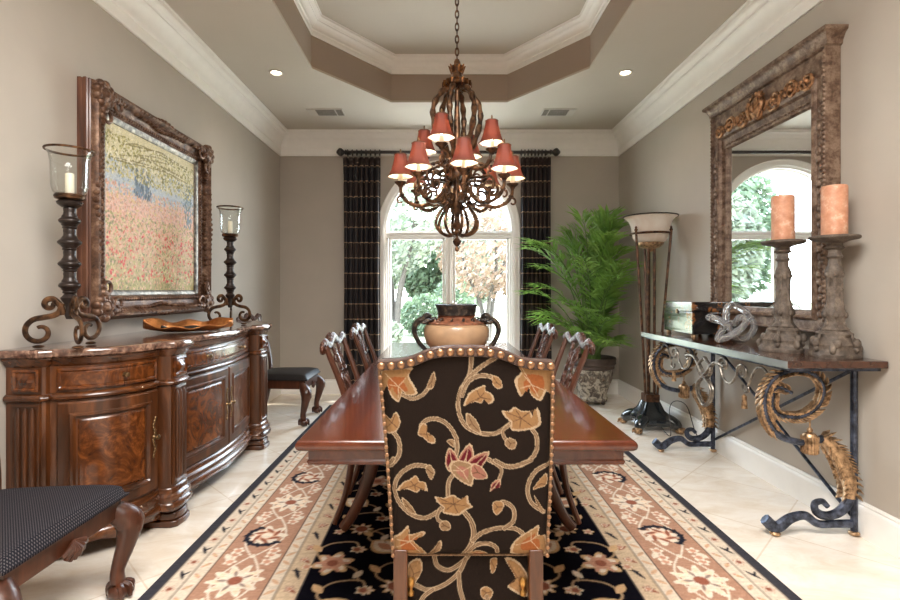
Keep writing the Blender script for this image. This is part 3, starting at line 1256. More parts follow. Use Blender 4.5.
# ------------------------------------------------------------------ upholstered chair at the near end of the table
def make_host_chair():
    t = thing('upholstered_dining_chair', 'brown floral fabric chair with brass nails, back to us at near end of table', 'chair', (0.073, 1.5, 0))
    L = Vector((0.073, 1.5, 0))

    def ydist(t_):
        return 1.455 + .075 * t_

    def top(s):
        u = abs(s - .5) * 2
        return 362.5 - 14.5 * (1 - (1 / (1 + math.exp(-(u - .52) * 11))))

    PW, PH = 190, 220                               # canvas in photo-sized fabric units: x 370..560, y 345..565 (y down)
    base = srgb(28, 19, 14)
    cv = Canvas(PW, PH, .55, base)
    CRM, TAN, GLD, ORG, RED, PNK, SHD = srgb(170, 148, 122), srgb(130, 104, 78), srgb(140, 106, 72), srgb(138, 80, 44), srgb(84, 18, 28), srgb(142, 96, 82), srgb(88, 62, 42)

    def A(p):
        return (p[0] / 4.616, 340 + p[1] / 4.616 - 345)

    def B(p):
        return (p[0] / 4.284, 460 + p[1] / 4.284 - 345)

    def stem(pts, f, w=4.2):
        q = [f(p) for p in pts]
        cv.stroke(q, w, CRM)
        cv.stroke(q, w * .62, srgb(88, 66, 50))
        cv.stroke(q, w * .26, srgb(140, 116, 90))

    def petal(pts, f, fill, core=None, vein=True):
        q = [f(p) for p in pts]
        c = np.mean(np.array(q), 0)
        q = [tuple(c + (np.array(p) - c) * 1.06) for p in q]
        q = [(p.x, p.y) for p in cat([(a, b, 0) for a, b in q], 3, True)]
        cv.poly(q, CRM)
        cv.poly([tuple(c + (np.array(p) - c) * .86) for p in q], fill)
        if core is not None:
            cv.poly([tuple(c + (np.array(p) - c) * (.72 if core is RED else .5) + np.array((0, .8))) for p in q], core)
        if vein:
            for p in q[::6]:
                m_ = c + (np.array(p) - c) * .72
                cv.stroke([tuple(c), tuple(m_)], .8, SHD if core is None else CRM, smooth=False)

    # stems
    stem([(470, 60), (458, 160), (415, 240), (408, 320), (438, 390), (500, 425), (570, 430), (620, 405), (655, 378)], A)
    stem([(590, 75), (510, 125), (450, 180), (430, 220)], A)
    stem([(425, 255), (450, 195), (500, 165), (555, 168), (592, 190), (600, 212)], A)
    stem([(740, 400), (770, 450), (765, 515), (725, 562), (660, 582), (590, 570), (545, 548)], A)
    stem([(640, 392), (615, 415), (620, 450), (645, 472)], A, 3.4)
    stem([(240, 430), (238, 392), (270, 365), (320, 365), (365, 395), (395, 445), (402, 490), (395, 530)], A)
    stem([(145, 250), (195, 270), (245, 250), (278, 205)], A, 3.6)
    stem([(100, 415), (132, 460), (136, 520), (110, 565), (78, 590)], A)
    stem([(262, 70), (268, 45), (235, 24), (180, 25), (125, 65), (105, 120), (125, 180), (175, 230), (235, 246), (285, 222), (312, 200)], B)
    stem([(362, 50), (338, 90), (333, 150)], B)
    stem([(390, 205), (430, 255), (445, 310), (430, 365), (395, 420)], B, 5)
    stem([(300, 205), (288, 245), (315, 275)], B, 3.4)
    stem([(440, 345), (480, 310), (550, 290), (620, 292), (665, 322)], B)
    stem([(575, 292), (614, 258), (612, 205), (575, 178), (548, 190)], B)
    stem([(415, 405), (450, 366), (500, 356), (538, 372), (546, 396)], B)
    stem([(775, 15), (712, 45), (676, 110), (690, 180), (745, 222)], B)
    stem([(520, 0), (560, 35), (552, 85)], B, 3.4)
    stem([(535, 0), (600, 28), (690, 0)], B)
    stem([(100, -5), (85, 15), (66, 25)], B)
    # leaves and flowers
    petal([(435, 300), (455, 250), (490, 225), (530, 210), (532, 235), (556, 245), (570, 275), (545, 292), (525, 268), (512, 290), (488, 282), (455, 292)], A, GLD)
    petal([(450, 335), (490, 370), (512, 430), (478, 415), (452, 395), (443, 360)], A, TAN)
    petal([(565, 165), (598, 178), (610, 215), (585, 222), (566, 200)], A, GLD)
    petal([(612, 325), (645, 330), (665, 310), (700, 328), (738, 330), (750, 360), (768, 312), (786, 380), (758, 405), (722, 412), (690, 416), (652, 410), (652, 378), (625, 352)], A, GLD)
    petal([(630, 455), (652, 452), (676, 470), (664, 500), (640, 498), (622, 478)], A, TAN)
    petal([(222, 432), (240, 385), (264, 395), (262, 422), (292, 442), (300, 470), (272, 470), (248, 448)], A, GLD)
    petal([(355, 462), (385, 458), (388, 490), (368, 480)], A, TAN)
    petal([(50, 135), (192, 130), (175, 165), (216, 242), (172, 252), (150, 232), (132, 282), (98, 255), (78, 205), (50, 245)], A, GLD, ORG)
    petal([(262, 218), (275, 180), (295, 148), (302, 190), (285, 224)], A, TAN)
    petal([(690, 110), (842, 128), (848, 250), (815, 228), (786, 277), (745, 252), (730, 216), (700, 257), (680, 226), (673, 182), (700, 150)], A, GLD, ORG)
    petal([(62, 348), (95, 365), (120, 333), (138, 372), (130, 408), (100, 428), (62, 420)], A, GLD)
    petal([(358, 595), (348, 545), (365, 498), (396, 525), (408, 570), (392, 605)], A, PNK, RED)
    petal([(405, 600), (410, 540), (458, 478), (478, 530), (452, 580)], A, PNK, RED)
    petal([(440, 595), (470, 540), (548, 513), (522, 572), (482, 612)], A, PNK, RED)
    petal([(350, 10), (385, 0), (440, 20), (442, 60), (432, 106), (375, 76), (345, 40)], B, TAN, PNK)
    petal([(440, 15), (480, 30), (502, 72), (455, 78), (432, 55)], B, PNK)
    petal([(118, 130), (145, 95), (170, 85), (197, 66), (212, 90), (236, 95), (242, 130), (215, 122), (200, 136), (160, 122)], B, GLD)
    petal([(138, 162), (170, 185), (197, 230), (170, 222), (146, 195)], B, TAN)
    petal([(238, 30), (262, 22), (275, 60), (258, 80)], B, TAN)
    petal([(283, 155), (320, 160), (355, 147), (385, 165), (415, 150), (420, 180), (436, 197), (405, 212), (380, 232), (340, 228), (313, 220), (318, 200), (293, 180)], B, GLD)
    petal([(305, 262), (335, 262), (345, 290), (318, 302), (298, 285)], B, TAN)
    petal([(528, 178), (562, 174), (572, 197), (545, 232), (528, 215)], B, GLD)
    petal([(698, 122), (752, 58), (758, 105), (720, 118)], B, GLD)
    petal([(704, 150), (748, 225), (718, 200)], B, TAN)
    petal([(513, 132), (524, 95), (556, 80), (556, 112), (532, 120)], B, PNK, RED)
    petal([(98, 340), (130, 315), (166, 283), (166, 320), (228, 305), (226, 325), (186, 345), (228, 385), (228, 412), (120, 414), (98, 382)], B, GLD, ORG)
    petal([(250, 412), (275, 375), (302, 343), (302, 382), (270, 408)], B, TAN)
    petal([(608, 370), (640, 330), (692, 298), (722, 283), (720, 320), (752, 330), (752, 412), (620, 412)], B, GLD, ORG)
    petal([(420, 410), (455, 388), (490, 395), (500, 414)], B, GLD, ORG)
    cv.texture(.05, 2, 3)

    def place(s, tt, dy):
        """s across, tt down the panel, 0..1"""
        tp = np.array([top(q) for q in np.atleast_1d(s)])
        py = tp + (557 - tp) * tt
        kk = (py - 352) / 205
        xl = 377 + 15.5 * kk + 1.5 * np.sin(np.clip(kk, 0, 1) * PI)
        xr = 553.5 - 6 * kk + 1.5 * np.sin(np.clip(kk, 0, 1) * PI)
        px = xl + (xr - xl) * s
        Yd = 1.455 + .075 * kk + dy
        D = 1.455 + .075 * kk
        return np.stack([(px - 442) * D / 500 - L.x, Yd - L.y, CAMZ - (py - 291) * D / 500], -1), px, py

    nu, nv = 260, 300
    S, T = np.meshgrid(np.linspace(0, 1, nu + 1), np.linspace(0, 1, nv + 1))
    co, px, py = place(S.ravel(), T.ravel(), 0.0)
    # soft padding: edges roll back
    e = np.minimum(np.minimum(S, 1 - S) * 170, np.minimum(T, 1 - T) * 205).ravel()
    co[:, 1] += .018 * np.clip(1 - e / 9, 0, 1) ** 2 - .006 * np.clip(e / 60, 0, 1)
    # sample the canvas at the fabric position
    ix = np.clip(((px - 370) / PW * (cv.nx - 1)).round().astype(int), 0, cv.nx - 1)
    iy = np.clip(((py - 345) / PH * (cv.ny - 1)).round().astype(int), 0, cv.ny - 1)
    colr = cv.a[iy, ix]
    me = bpy.data.meshes.new('backrest')
    w = nu + 1
    N = len(co)
    faces = [(j * w + i, j * w + i + 1, (j + 1) * w + i + 1, (j + 1) * w + i) for j in range(nv) for i in range(nu)]
    # thickness: a coarse far skin joined by the rim
    rim = [i for i in range(w)] + [j * w + nu for j in range(1, nv + 1)] + [nv * w + i for i in range(nu - 1, -1, -1)] + [j * w for j in range(nv - 1, 0, -1)]
    b0 = N
    back = co[rim] + np.array([0, .075, 0])
    cen = back.mean(0)
    allco = np.vstack([co, back, cen[None]])
    R = len(rim)
    faces = [tuple(f) for f in faces]
    for k in range(R):
        k2 = (k + 1) % R
        faces.append((rim[k], b0 + k, b0 + k2, rim[k2]))
        faces.append((b0 + k2, b0 + k, b0 + R))
    me.from_pydata([tuple(p) for p in allco], [], faces)
    me.update()
    ca = me.color_attributes.new('Col', 'FLOAT_COLOR', 'POINT')
    rgba = np.ones((len(allco), 4), np.float32)
    rgba[:N, :3] = colr
    rgba[N:, :3] = base[:3]
    ca.data.foreach_set('color', rgba.ravel())
    me.polygons.foreach_set('use_smooth', [True] * len(me.polygons))
    me.materials.append(M['fabric'])
    o = bpy.data.objects.new('backrest', me)
    COL.objects.link(o)
    o.parent = t
    fix_normals(o)
    # leather band along the top and its brass nails
    mb = MB()
    n = 40
    rows = []
    for (dt, dy) in ((-.006, .05), (-.012, .012), (-.004, -.006), (.038, -.008), (.043, .004)):
        p, _, _ = place(np.linspace(0.0, 1.0, n + 1), np.full(n + 1, dt), dy)
        rows.append(p)
    vs = [tuple(q) for r in rows for q in r]
    mb.add(vs, [(k * (n + 1) + i, k * (n + 1) + i + 1, (k + 1) * (n + 1) + i + 1, (k + 1) * (n + 1) + i) for k in range(len(rows) - 1) for i in range(n)])
    mb.build('top_band', M['band'], t)
    nail = None

    def put_nail(s, tt, r, name):
        p, _, _ = place(np.array([s]), np.array([tt]), -.009)
        key = name
        if key not in nails:
            nails[key] = MB().sphere((0, 0, 0), (r, r * .7, r), 12, 8).build(name, M['nail'], t)
            q = nails[key]
        else:
            q = nails[key].copy()
            COL.objects.link(q)
            q.parent = t
        q.location = p[0]
    nails = {}
    for k in range(18):
        put_nail(.018 + .964 * k / 17, .017, .0115, 'nailhead')
    for k in range(24):
        for s in (.006, .994):
            put_nail(s, .075 + .91 * k / 23, .0062, 'edge_stud')
    # cording down both edges
    for s in (0.0, 1.0):
        p, _, _ = place(np.full(30, s), np.linspace(.04, 1, 30), 0.014)
        MB().tube([tuple(q) for q in p], .0055, 6).build('edge_cord', M['cord'], t)
    p, _, _ = place(np.linspace(0, 1, 20), np.full(20, 1.0), 0.014)
    MB().tube([tuple(q) for q in p], .004, 6).build('bottom_cord', M['cord'], t)
    # back posts, which run down to the rear feet
    for x0, x1 in ((393.5, 407.5), (529, 543)):
        xa, xb = (x0 - 442) * 1.53 / 500 - L.x, (x1 - 442) * 1.53 / 500 - L.x
        mb = MB()
        vs = []
        for z, dy in ((.46, .0), (.34, .0), (.20, -.015), (.0125, -.075)):
            vs += [(xa, .022 + dy, z), (xb, .022 + dy, z), (xb, .067 + dy, z), (xa, .067 + dy, z)]
        fs = [(0, 1, 2, 3), (12, 15, 14, 13)]
        for k in range(3):
            for i in range(4):
                j = (i + 1) % 4
                fs.append((4 * k + i, 4 * k + 4 + i, 4 * k + 4 + j, 4 * k + j))
        mb.add(vs, fs)
        fix_normals(mb.build('back_leg', M['post_wood'], t, smooth=30, bevel=.005))
    for x in (411, 522.5):
        xx = (x - 442) * 1.56 / 500 - L.x
        mb = MB().lathe([(.0, .0), (.010, .004), (.011, .012), (.006, .018), (.006, .024), (.010, .030), (.0135, .042), (.010, .054), (.0, .059)], 14, (xx, .050, .305))
        mb.build('finial', M['gilt_gold'], t)
    # seat: patterned cushion with rolled rear edge
    cs = Canvas(125, 192, .8, base)
    cv2 = cv
    cv = cs

    def D(p):
        return (370 + p[0] / 4.284 - 403, 610 - (460 + p[1] / 4.284))
    stem([(275, 405), (290, 450), (340, 468), (400, 430), (430, 395)], D)
    stem([(195, 525), (250, 552), (320, 530), (380, 480), (410, 420)], D)
    stem([(380, 480), (385, 545), (400, 600), (420, 660)], D)
    stem([(270, 550), (230, 580), (215, 620), (230, 680)], D)
    petal([(170, 425), (215, 420), (222, 470), (190, 520), (170, 545), (160, 480)], D, GLD)
    petal([(580, 420), (640, 430), (690, 500), (660, 560), (590, 535), (625, 500)], D, GLD)
    petal([(515, 425), (545, 420), (535, 470), (520, 480)], D, GLD)
    petal([(475, 550), (500, 540), (525, 560), (512, 592), (480, 585)], D, GLD)
    stem([(500, 580), (520, 640), (560, 680), (620, 680)], D)
    cs.texture(.10, 2, 3)

    def seatfn(s, tt):
        # rear face (facing us) rises then rolls onto the top
        x = -.195 + .39 * s
        k = tt * .60                                     # run along the section
        rise, rad = .165, .035
        z = np.where(k < rise, .255 + k, 0)
        y = np.where(k < rise, .055, 0.)
        a = (k - rise) / rad
        arc = (k >= rise) & (a <= PI / 2)
        z = np.where(arc, .255 + rise + rad * np.sin(a), z)
        y = np.where(arc, .055 + rad * (1 - np.cos(a)), y)
        top_ = a > PI / 2
        z = np.where(top_, .255 + rise + rad + .012 * np.sin(np.clip((k - rise - rad * PI / 2) / .42, 0, 1) * PI), z)
        y = np.where(top_, .055 + rad + (k - rise - rad * PI / 2), y)
        z = z - .02 * np.abs(2 * s - 1) ** 6
        return np.stack([x, y, z], 1)
    so = cs.surface('seat', seatfn, M['fabric'], t)
    mb = MB().box(-.19, .19, .06, .50, .26, .445)
    mb.build('seat_padding', M['fabric_plain'], t, bevel=.02)
    mb = MB().box(-.195, .195, .065, .505, .215, .262)
    mb.build('seat_rail', M['post_wood'], t, bevel=.006)
    for s in (-1, 1):
        mb = MB()
        mb.tube(cat([(s * .175, .48, .28), (s * .18, .485, .16), (s * .172, .478, .06), (s * .175, .482, .03)], 5), [.026, .024, .016, .022], 10)
        mb.build('leg', M['post_wood'], t)
    return t


M['fabric'] = vcol('floral_upholstery', .8, 500, .25, 0, .12)
M['fabric_plain'] = plain('brown_upholstery', srgb(40, 28, 22), .7, var=.2, scale=60)
M['band'] = plain('brown_leather_band', srgb(72, 52, 44), .4, var=.35, scale=50, bump=.3)
M['nail'] = plain('antique_nail', srgb(158, 120, 90), .32, .85, var=.15, scale=90)
M['cord'] = plain('gimp_cord', srgb(120, 92, 66), .7, var=.6, scale=120, bump=.5)
M['gilt_gold'] = plain('gold_finial', srgb(178, 132, 72), .3, .85, var=.15, scale=60)
make_host_chair()


# ------------------------------------------------------------------ dining table
def make_table():
    t = thing('dining_table', 'long mahogany dining table with splayed legs, centre of the room', 'table', (.08, 3.2, 0))
    w, l = .559, 1.57
    prof = [(0, .748), (.006, .742), (0.004, .735), (.016, .728), (.020, .722)]
    mb = MB()
    top = [(w, .757), (w + .0, .760)]
    ring = [(-w, -l), (w, -l), (w, l), (-w, l)]
    sec = [(.03, .722), (.012, .724), (.004, .730), (.0, .738), (.0, .748), (.004, .756), (.010, .760)]
    rings = [[(x, y, z) for x, y in inset(ring, d)] for d, z in sec]
    vs = [p for r in rings for p in r]
    n = len(sec)
    fs = [(k * 4 + i, k * 4 + (i + 1) % 4, k * 4 + 4 + (i + 1) % 4, k * 4 + 4 + i) for k in range(n - 1) for i in range(4)]
    fs += [(0, 3, 2, 1), tuple((n - 1) * 4 + i for i in range(4))]
    mb.add(vs, fs)
    mb.build('tabletop', M['table'], t, smooth=30)
    mb = MB()
    sec = [(.034, .722), (.034, .690), (.030, .684), (.034, .672), (.044, .672)]
    rings = [[(x, y, z) for x, y in inset(ring, d)] for d, z in sec]
    vs = [p for r in rings for p in r]
    n = len(sec)
    fs = [(k * 4 + i, k * 4 + 4 + i, k * 4 + 4 + (i + 1) % 4, k * 4 + (i + 1) % 4) for k in range(n - 1) for i in range(4)]
    fs += [tuple((n - 1) * 4 + i for i in range(4))]
    mb.add(vs, fs)
    fix_normals(mb.build('apron', M['table'], t, smooth=30))
    for yc in (-.36, .46, 1.18):
        MB().box(-.44, .44, yc - .30, yc + .30, .60, .672).build('support_block', M['mahog'], t, bevel=.01)
        for sx in (-1, 1):
            for sy in (-1, 1):
                x, y = sx * .40, yc + sy * .287
                p = cat([(x, y, .63), (x + sx * .015, y, .48), (x + sx * .06, y, .28), (x + sx * .13, y, .12), (x + sx * .185, y, .040)], 6)
                MB().tube(p, [.046, .040, .032, .026, .027], 8, flat=(1, .85), ref=(sx, 0, .3), square=False).build('leg', M['mahog'], t)
        MB().tube([(-.42, yc, .615), (.42, yc, .615)], .03, 8).build('stretcher', M['mahog'], t)


make_table()


# ------------------------------------------------------------------ carved side chairs (all the same pattern)
def make_side_chair(seat_mat, label, group):
    t = thing('carved_side_chair', label, 'chair', (0, 0, 0), 0, group)
    wd = M['mahog']
    for s in (-1, 1):
        p = cat([(s * .225, .20, .39), (s * .248, .228, .345), (s * .268, .250, .300), (s * .264, .240, .22), (s * .247, .217, .12), (s * .246, .217, .070)], 6)
        lg = MB().tube(p, [.026, .046, .052, .036, .025, .027], 14).build('leg', wd, t)
        fb = MB().sphere((s * .247, .222, .034), (.040, .042, .033), 12, 8)
        for a in (-.8, 0, .8, PI):
            fb.tube(cat([(s * .246 + .012 * math.sin(a), .218 + .012 * math.cos(a), .066), (s * .247 + .040 * math.sin(a), .222 + .042 * math.cos(a), .052), (s * .247 + .042 * math.sin(a), .222 + .045 * math.cos(a), .012)], 4), [.012, .012, .008], 6)
        fb.build('claw_foot', wd, lg)
        kc = MB()
        for q in range(5):
            a = (q - 2) * .5
            kc.sphere((s * .268 + .026 * math.sin(a) * .6, .288 - abs(a) * .014, .318 - .03 * abs(a)), (.009, .012, .028), 8, 6)
        kc.sphere((s * .266, .290, .28), (.012, .01, .022), 8, 6)
        kc.build('knee_carving', wd, lg)
        MB().tube(cat([(s * .195, -.33, .008), (s * .195, -.265, .20), (s * .195, -.235, .45), (s * .212, -.27, .70), (s * .232, -.37, .985)], 6), [.016, .018, .022, .019, .015], 8, flat=(1.0, .95), ref=(1, 0, 0)).build('back_post', wd, t)
    rail = [(-.245, .235), (-.205, -.245), (.205, -.245), (.245, .235)]
    MB().prism(rail, .338, .435).build('seat_rail', wd, t, bevel=.006)
    sh = MB()
    for q in range(7):
        a = (q - 3) * .38
        sh.tube([(.0, .242, .375), (.034 * math.sin(a), .256, .375 - .034 * math.cos(a)), (.054 * math.sin(a), .246, .368 - .058 * math.cos(a))], [.005, .011, .008], 6)
    sh.build('shell_carving', wd, t)

    def seat(s_, t_):
        y = -.25 + .505 * t_
        hw = .212 + (.262 - .212) * t_
        u, v = 2 * s_ - 1, 2 * t_ - 1
        e = (1 - abs(u) ** 5) * (1 - abs(v) ** 5)
        return (u * hw, y, .425 + .066 * max(0, e) ** .24 * (0.85 + .15 * (1 - u * u) * (1 - v * v)) )
    mb = MB().grid(seat, 26, 26)
    mb.prism([(-.262, .255), (-.212, -.25), (.212, -.25), (.262, .255)], .418, .426)
    mb.build('seat', seat_mat, t, smooth=60)
    # crest rail with scrolled ears and a leafy centre
    cr = MB().tube(cat([(-.262, -.372, .985), (-.215, -.376, 1.0), (-.13, -.374, .972), (-.06, -.38, .995), (0, -.384, 1.012), (.06, -.38, .995), (.13, -.374, .972), (.215, -.376, 1.0), (.262, -.372, .985)], 6), [.016, .022, .018, .022, .026, .022, .018, .022, .016], 10, flat=(1.15, .8), ref=(0, 0, 1))
    cr.build('crest_rail', M['mahog_carved'], t)
    for s in (-1, 1):
        e = MB().tube([(s * (.268 + u), -.374, .972 + v) for u, v in spiral((0, 0), .030, .008, 90, -330, 20)], [.013, .010], 8)
        e.sphere((s * .268, -.374, .972), (.014, .018, .014), 10, 6)
        e.build('ear_scroll', M['mahog_carved'], t)
    cc = MB()
    for q in range(5):
        a = (q - 2) * .55
        cc.tube(cat([(0, -.395, .985), (.035 * math.sin(a), -.408, .985 + .03 * math.cos(a)), (.06 * math.sin(a), -.398, .985 + .052 * math.cos(a))], 4), [.007, .013, .006], 6)
    cc.sphere((0, -.406, .985), .014, 8, 6)
    cc.build('crest_carving', M['mahog_carved'], t)
    # pierced splat of interlaced ribbons
    def yb(z):
        k = max(0, (z - .45) / .55)
        return -.237 - .14 * k ** 1.35
    sp = MB()
    for s in (-1, 1):
        for w0, f, ph in ((.048, 1, 0), (.026, 2, .8), (.012, 3, 1.6)):
            pts = []
            for i in range(25):
                z = .47 + .50 * i / 24
                k = i / 24
                x = s * (w0 + .035 * k + .020 * math.sin(f * 2 * PI * k + ph))
                pts.append((x, yb(z) - .004, z))
            sp.tube(pts, .0085, 6)
    for zc, rr in ((.63, .034), (.78, .044), (.89, .038)):
        sp.tube([(rr * math.cos(a), yb(zc + rr * math.sin(a)) - .009, zc + rr * math.sin(a)) for a in [2 * PI * i / 20 for i in range(20)]], .0075, 6, closed=True)
        for s in (-1, 1):
            sp.tube([(s * (.07 + u), yb(zc + v) - .008, zc + v) for u, v in spiral((0, 0), .028, .006, 180, -200, 16)], [.008, .006], 6)
            sp.sphere((s * .05, yb(zc) - .014, zc + .045), (.014, .008, .02), 8, 6)
    sp.box(-.075, .075, -.252, -.226, .43, .485)
    sp.build('splat', M['mahog_carved'], t)
    return t


G1 = 'carved side chairs drawn up to the table'
c0 = make_side_chair(M['black'], "carved mahogany side chair at the table's left side, nearer the camera", G1)
c0.location = (-.238, 2.84, .0)
c0.rotation_euler = (0, 0, -PI / 2 )
RUGZ = .013
c0.location.z = RUGZ
dup(c0, (-.238, 3.66, RUGZ), -PI / 2, "carved mahogany side chair at the table's left side, nearer the window", G1)
dup(c0, (.395, 2.84, RUGZ), PI / 2, "carved mahogany side chair at the table's right side, nearer the camera", G1)
dup(c0, (.395, 3.66, RUGZ), PI / 2, "carved mahogany side chair at the table's right side, nearer the palm", G1)
for ch in [o for o in COL.objects if o.name.startswith('carved_side_chair') and o.parent is None]:
    ch.scale = (1, 1, .965)
G2 = 'carved chairs standing against the left wall'
dup(c0, (-1.50, 4.87, 0), -PI / 2, 'carved chair with plain black leather seat at the far end of the sideboard', G2)
c5 = dup(c0, (-1.535, 1.755, 0), -PI / 2, 'carved chair with patterned dark seat in front of the sideboard, lower left corner', G2)
c5.scale = (1.13, 1, 1)
for o in COL.objects:
    if o.get('group') == G2 and o is not c5:
        o.scale = (1, 1, 1)
for ch in c5.children:
    if ch.name.startswith('seat') and not ch.name.startswith('seat_rail'):
        ch.data = ch.data.copy()
        ch.data.materials[0] = M['woven']
# ------------------------------------------------------------------ sideboard along the left wall
def make_sideboard():
    t = thing('sideboard', 'dark carved walnut sideboard with bowed doors and granite top, along left wall', 'sideboard', (XL, 0, 0))
    # plan of the front, from the near end round to the far end: (distance from the wall, Y)
    Q = []
    Q += [(.0, 2.25), (.165, 2.25), (.175, 2.26), (.175, 2.285)]
    Q += [(.185 + .29 * math.sin(a), 2.625 - .335 * math.cos(a)) for a in [PI / 2 * i / 14 for i in range(15)]]
    Q += [(.515, 2.63), (.535, 2.64), (.542, 2.665), (.542, 2.765), (.535, 2.79), (.515, 2.80), (.45, 2.805)]
    Q += [(.45 + .070 * math.sin(PI * i / 24) ** .9, 2.805 + 1.10 * i / 24) for i in range(1, 24)]
    Q += [(.45, 3.905), (.515, 3.91), (.535, 3.92), (.542, 3.945), (.542, 4.055), (.535, 4.08), (.515, 4.09)]
    Q += [(.185 + .29 * math.cos(a), 4.095 + .335 * math.sin(a)) for a in [PI / 2 * i / 14 for i in range(15)]]
    Q += [(.175, 4.435), (.175, 4.46), (.165, 4.47), (.0, 4.47)]
    P = [Vector((x, y)) for x, y in Q]
    n = len(P)
    Nn = []
    for i in range(n):
        a = (P[i] - P[i - 1]).normalized() if i > 0 else None
        b = (P[i + 1] - P[i]).normalized() if i < n - 1 else None
        na = Vector((a.y, -a.x)) if a is not None else None
        nb = Vector((b.y, -b.x)) if b is not None else None
        if na is None:
            k = nb
        elif nb is None:
            k = na
        else:
            k = (na + nb) / max(.35, 1 + na.dot(nb))
        Nn.append(k)
    Nn[0] = Vector((0, -1))
    Nn[-1] = Vector((0, 1))

    def off(i, d):
        q = P[i] + Nn[i] * d
        return (max(q.x, 0.004), q.y)

    def band(prof, cap_top=False, cap_bot=False):
        mb = MB()
        vs = [(off(i, d)[0], off(i, d)[1], z) for d, z in prof for i in range(n)]
        fs = [(k * n + i, k * n + i + 1, (k + 1) * n + i + 1, (k + 1) * n + i) for k in range(len(prof) - 1) for i in range(n - 1)]
        if cap_top:
            fs.append(tuple((len(prof) - 1) * n + i for i in range(n)))
        if cap_bot:
            fs.append(tuple(range(n - 1, -1, -1)))
        # flat back against the wall
        fs += [(k * n, (k + 1) * n, (k + 1) * n + n - 1, k * n + n - 1) for k in range(len(prof) - 1)]
        return mb.add(vs, fs)
    band([(0, .12), (0, .945)], True, True).build('carcass', M['walnut'], t, smooth=30)
    band([(0.001, .10), (.030, .10), (.034, .118), (.030, .132), (.022, .14), (.026, .152), (.024, .17), (.012, .182), (.010, .20), (.004, .212), (.001, .214)]).build('base_moulding', M['walnut_moulding'], t, smooth=35)
    band([(.001, .748), (.008, .750), (.016, .757), (.018, .768), (.014, .776), (.006, .782), (.001, .784)]).build('waist_moulding', M['walnut_moulding'], t, smooth=35)
    band([(.001, .905), (.004, .910), (.012, .918), (.016, .930), (.026, .938), (.030, .946), (.0, .946)]).build('top_moulding', M['walnut_moulding'], t, smooth=35)
    band([(.0, .947), (.030, .947), (.040, .954), (.043, .964), (.042, .976), (.036, .984), (.026, .987), (.0, .987)], True, True).build('granite_top', M['granite'], t, smooth=35)
    # arc length along the front
    S = [0.0]
    for i in range(1, n):
        S.append(S[-1] + (P[i] - P[i - 1]).length)

    def at(s, h):
        s = min(max(s, 0), S[-1])
        k = 0
        while k < n - 2 and S[k + 1] < s:
            k += 1
        f = (s - S[k]) / max(1e-9, S[k + 1] - S[k])
        q = P[k].lerp(P[k + 1], f)
        d = (P[k + 1] - P[k]).normalized()
        nr = Vector((d.y, -d.x))
        # smooth the normal along curved runs
        nn = (Nn[k].lerp(Nn[k + 1], f))
        if nn.length > .1 and nn.normalized().dot(nr) > .93:
            nr = nn.normalized()
        return q.x + nr.x * h, q.y + nr.y * h

    def relief(s0, s1, z0, z1, prof):
        """raised panel following the curved front: prof lists (distance in from the border, height)"""
        ds = [d for d, h in prof]

        def lines(a, b):
            half = (b - a) / 2
            dd = [d for d in ds if d < half]
            mid = np.linspace(a + dd[-1], b - dd[-1], 9)[1:-1]
            return sorted(set([a + d for d in dd] + [b - d for d in dd] + list(mid)))
        ss, zz = lines(s0, s1), lines(z0, z1)
        mb = MB()
        for z in zz:
            for s in ss:
                d = min(s - s0, s1 - s, z - z0, z1 - z)
                h = float(np.interp(d, ds, [h for _, h in prof]))
                x, y = at(s, h)
                mb.v.append((x, y, z))
        w = len(ss)
        mb.f += [(j * w + i, j * w + i + 1, (j + 1) * w + i + 1, (j + 1) * w + i) for j in range(len(zz) - 1) for i in range(w - 1)]
        return mb

    def sidx(pt):
        return min(range(n), key=lambda i: (P[i] - Vector(pt)).length)
    FR = [(0, .000), (.0005, .012), (.008, .018), (.050, .018), (.056, .024), (.066, .024), (.074, .010), (.084, .008), (.092, .014), (.104, .014), (.110, .011)]
    DR = [(0, .0), (.0005, .012), (.006, .016), (.012, .016), (.018, .010), (.024, .012)]
    sA0, sA1 = S[sidx((.185, 2.29))], S[sidx((.475, 2.625))]
    sB0, sB1 = S[sidx((.45, 2.805))], S[sidx((.45, 3.905))]
    sC0, sC1 = S[sidx((.475, 4.095))], S[sidx((.185, 4.43))]

    def knob(s, z, par, h0=.016):
        mb = MB()
        x, y = at(s, h0)
        x2, y2 = at(s, h0 + .028)
        d = Vector((x2 - x, y2 - y, 0))
        mb.tube([Vector((x, y, z)) + d * k for k in (0, .1, .35, .5, .7, .95, 1.05)], [.013, .012, .006, .006, .013, .011, .004], 12)
        return mb.build('knob', M['brass'], par)

    def door(s0, s1, kn, z0=.225, z1=.742):
        d = relief(s0, s1, z0, z1, FR[:7]).build('door', M['walnut'], t, smooth=25)
        relief(s0 + .076, s1 - .076, z0 + .076, z1 - .076, [(0, .0085), (.006, .010), (.014, .015), (.022, .015)]).build('door_panel', M['burl'], d, smooth=25)
        k = knob(kn, .50, d, .018)
        es = MB()
        for q in range(-6, 7):
            x, y = at(kn + .006 * math.sin(q * 1.3), .019)
            es.sphere((x, y, .50 + q * .016), (.006, .011 - abs(q) * .0007, .011), 8, 6)
        es.build('escutcheon', M['brass'], d)
    mgn = .022
    door(sA0 + mgn, sA1 - mgn, sA1 - mgn - .032)
    smid = (sB0 + sB1) / 2
    door(sB0 + mgn, smid - .004, smid - .034)
    door(smid + .004, sB1 - mgn, smid + .034)
    door(sC0 + mgn, sC1 - mgn, sC0 + mgn + .032)

    def drawer(s0, s1, kn):
        d = relief(s0, s1, .795, .897, DR).build('drawer', M['burl'], t, smooth=25)
        for k in kn:
            knob(k, .846, d, .012)
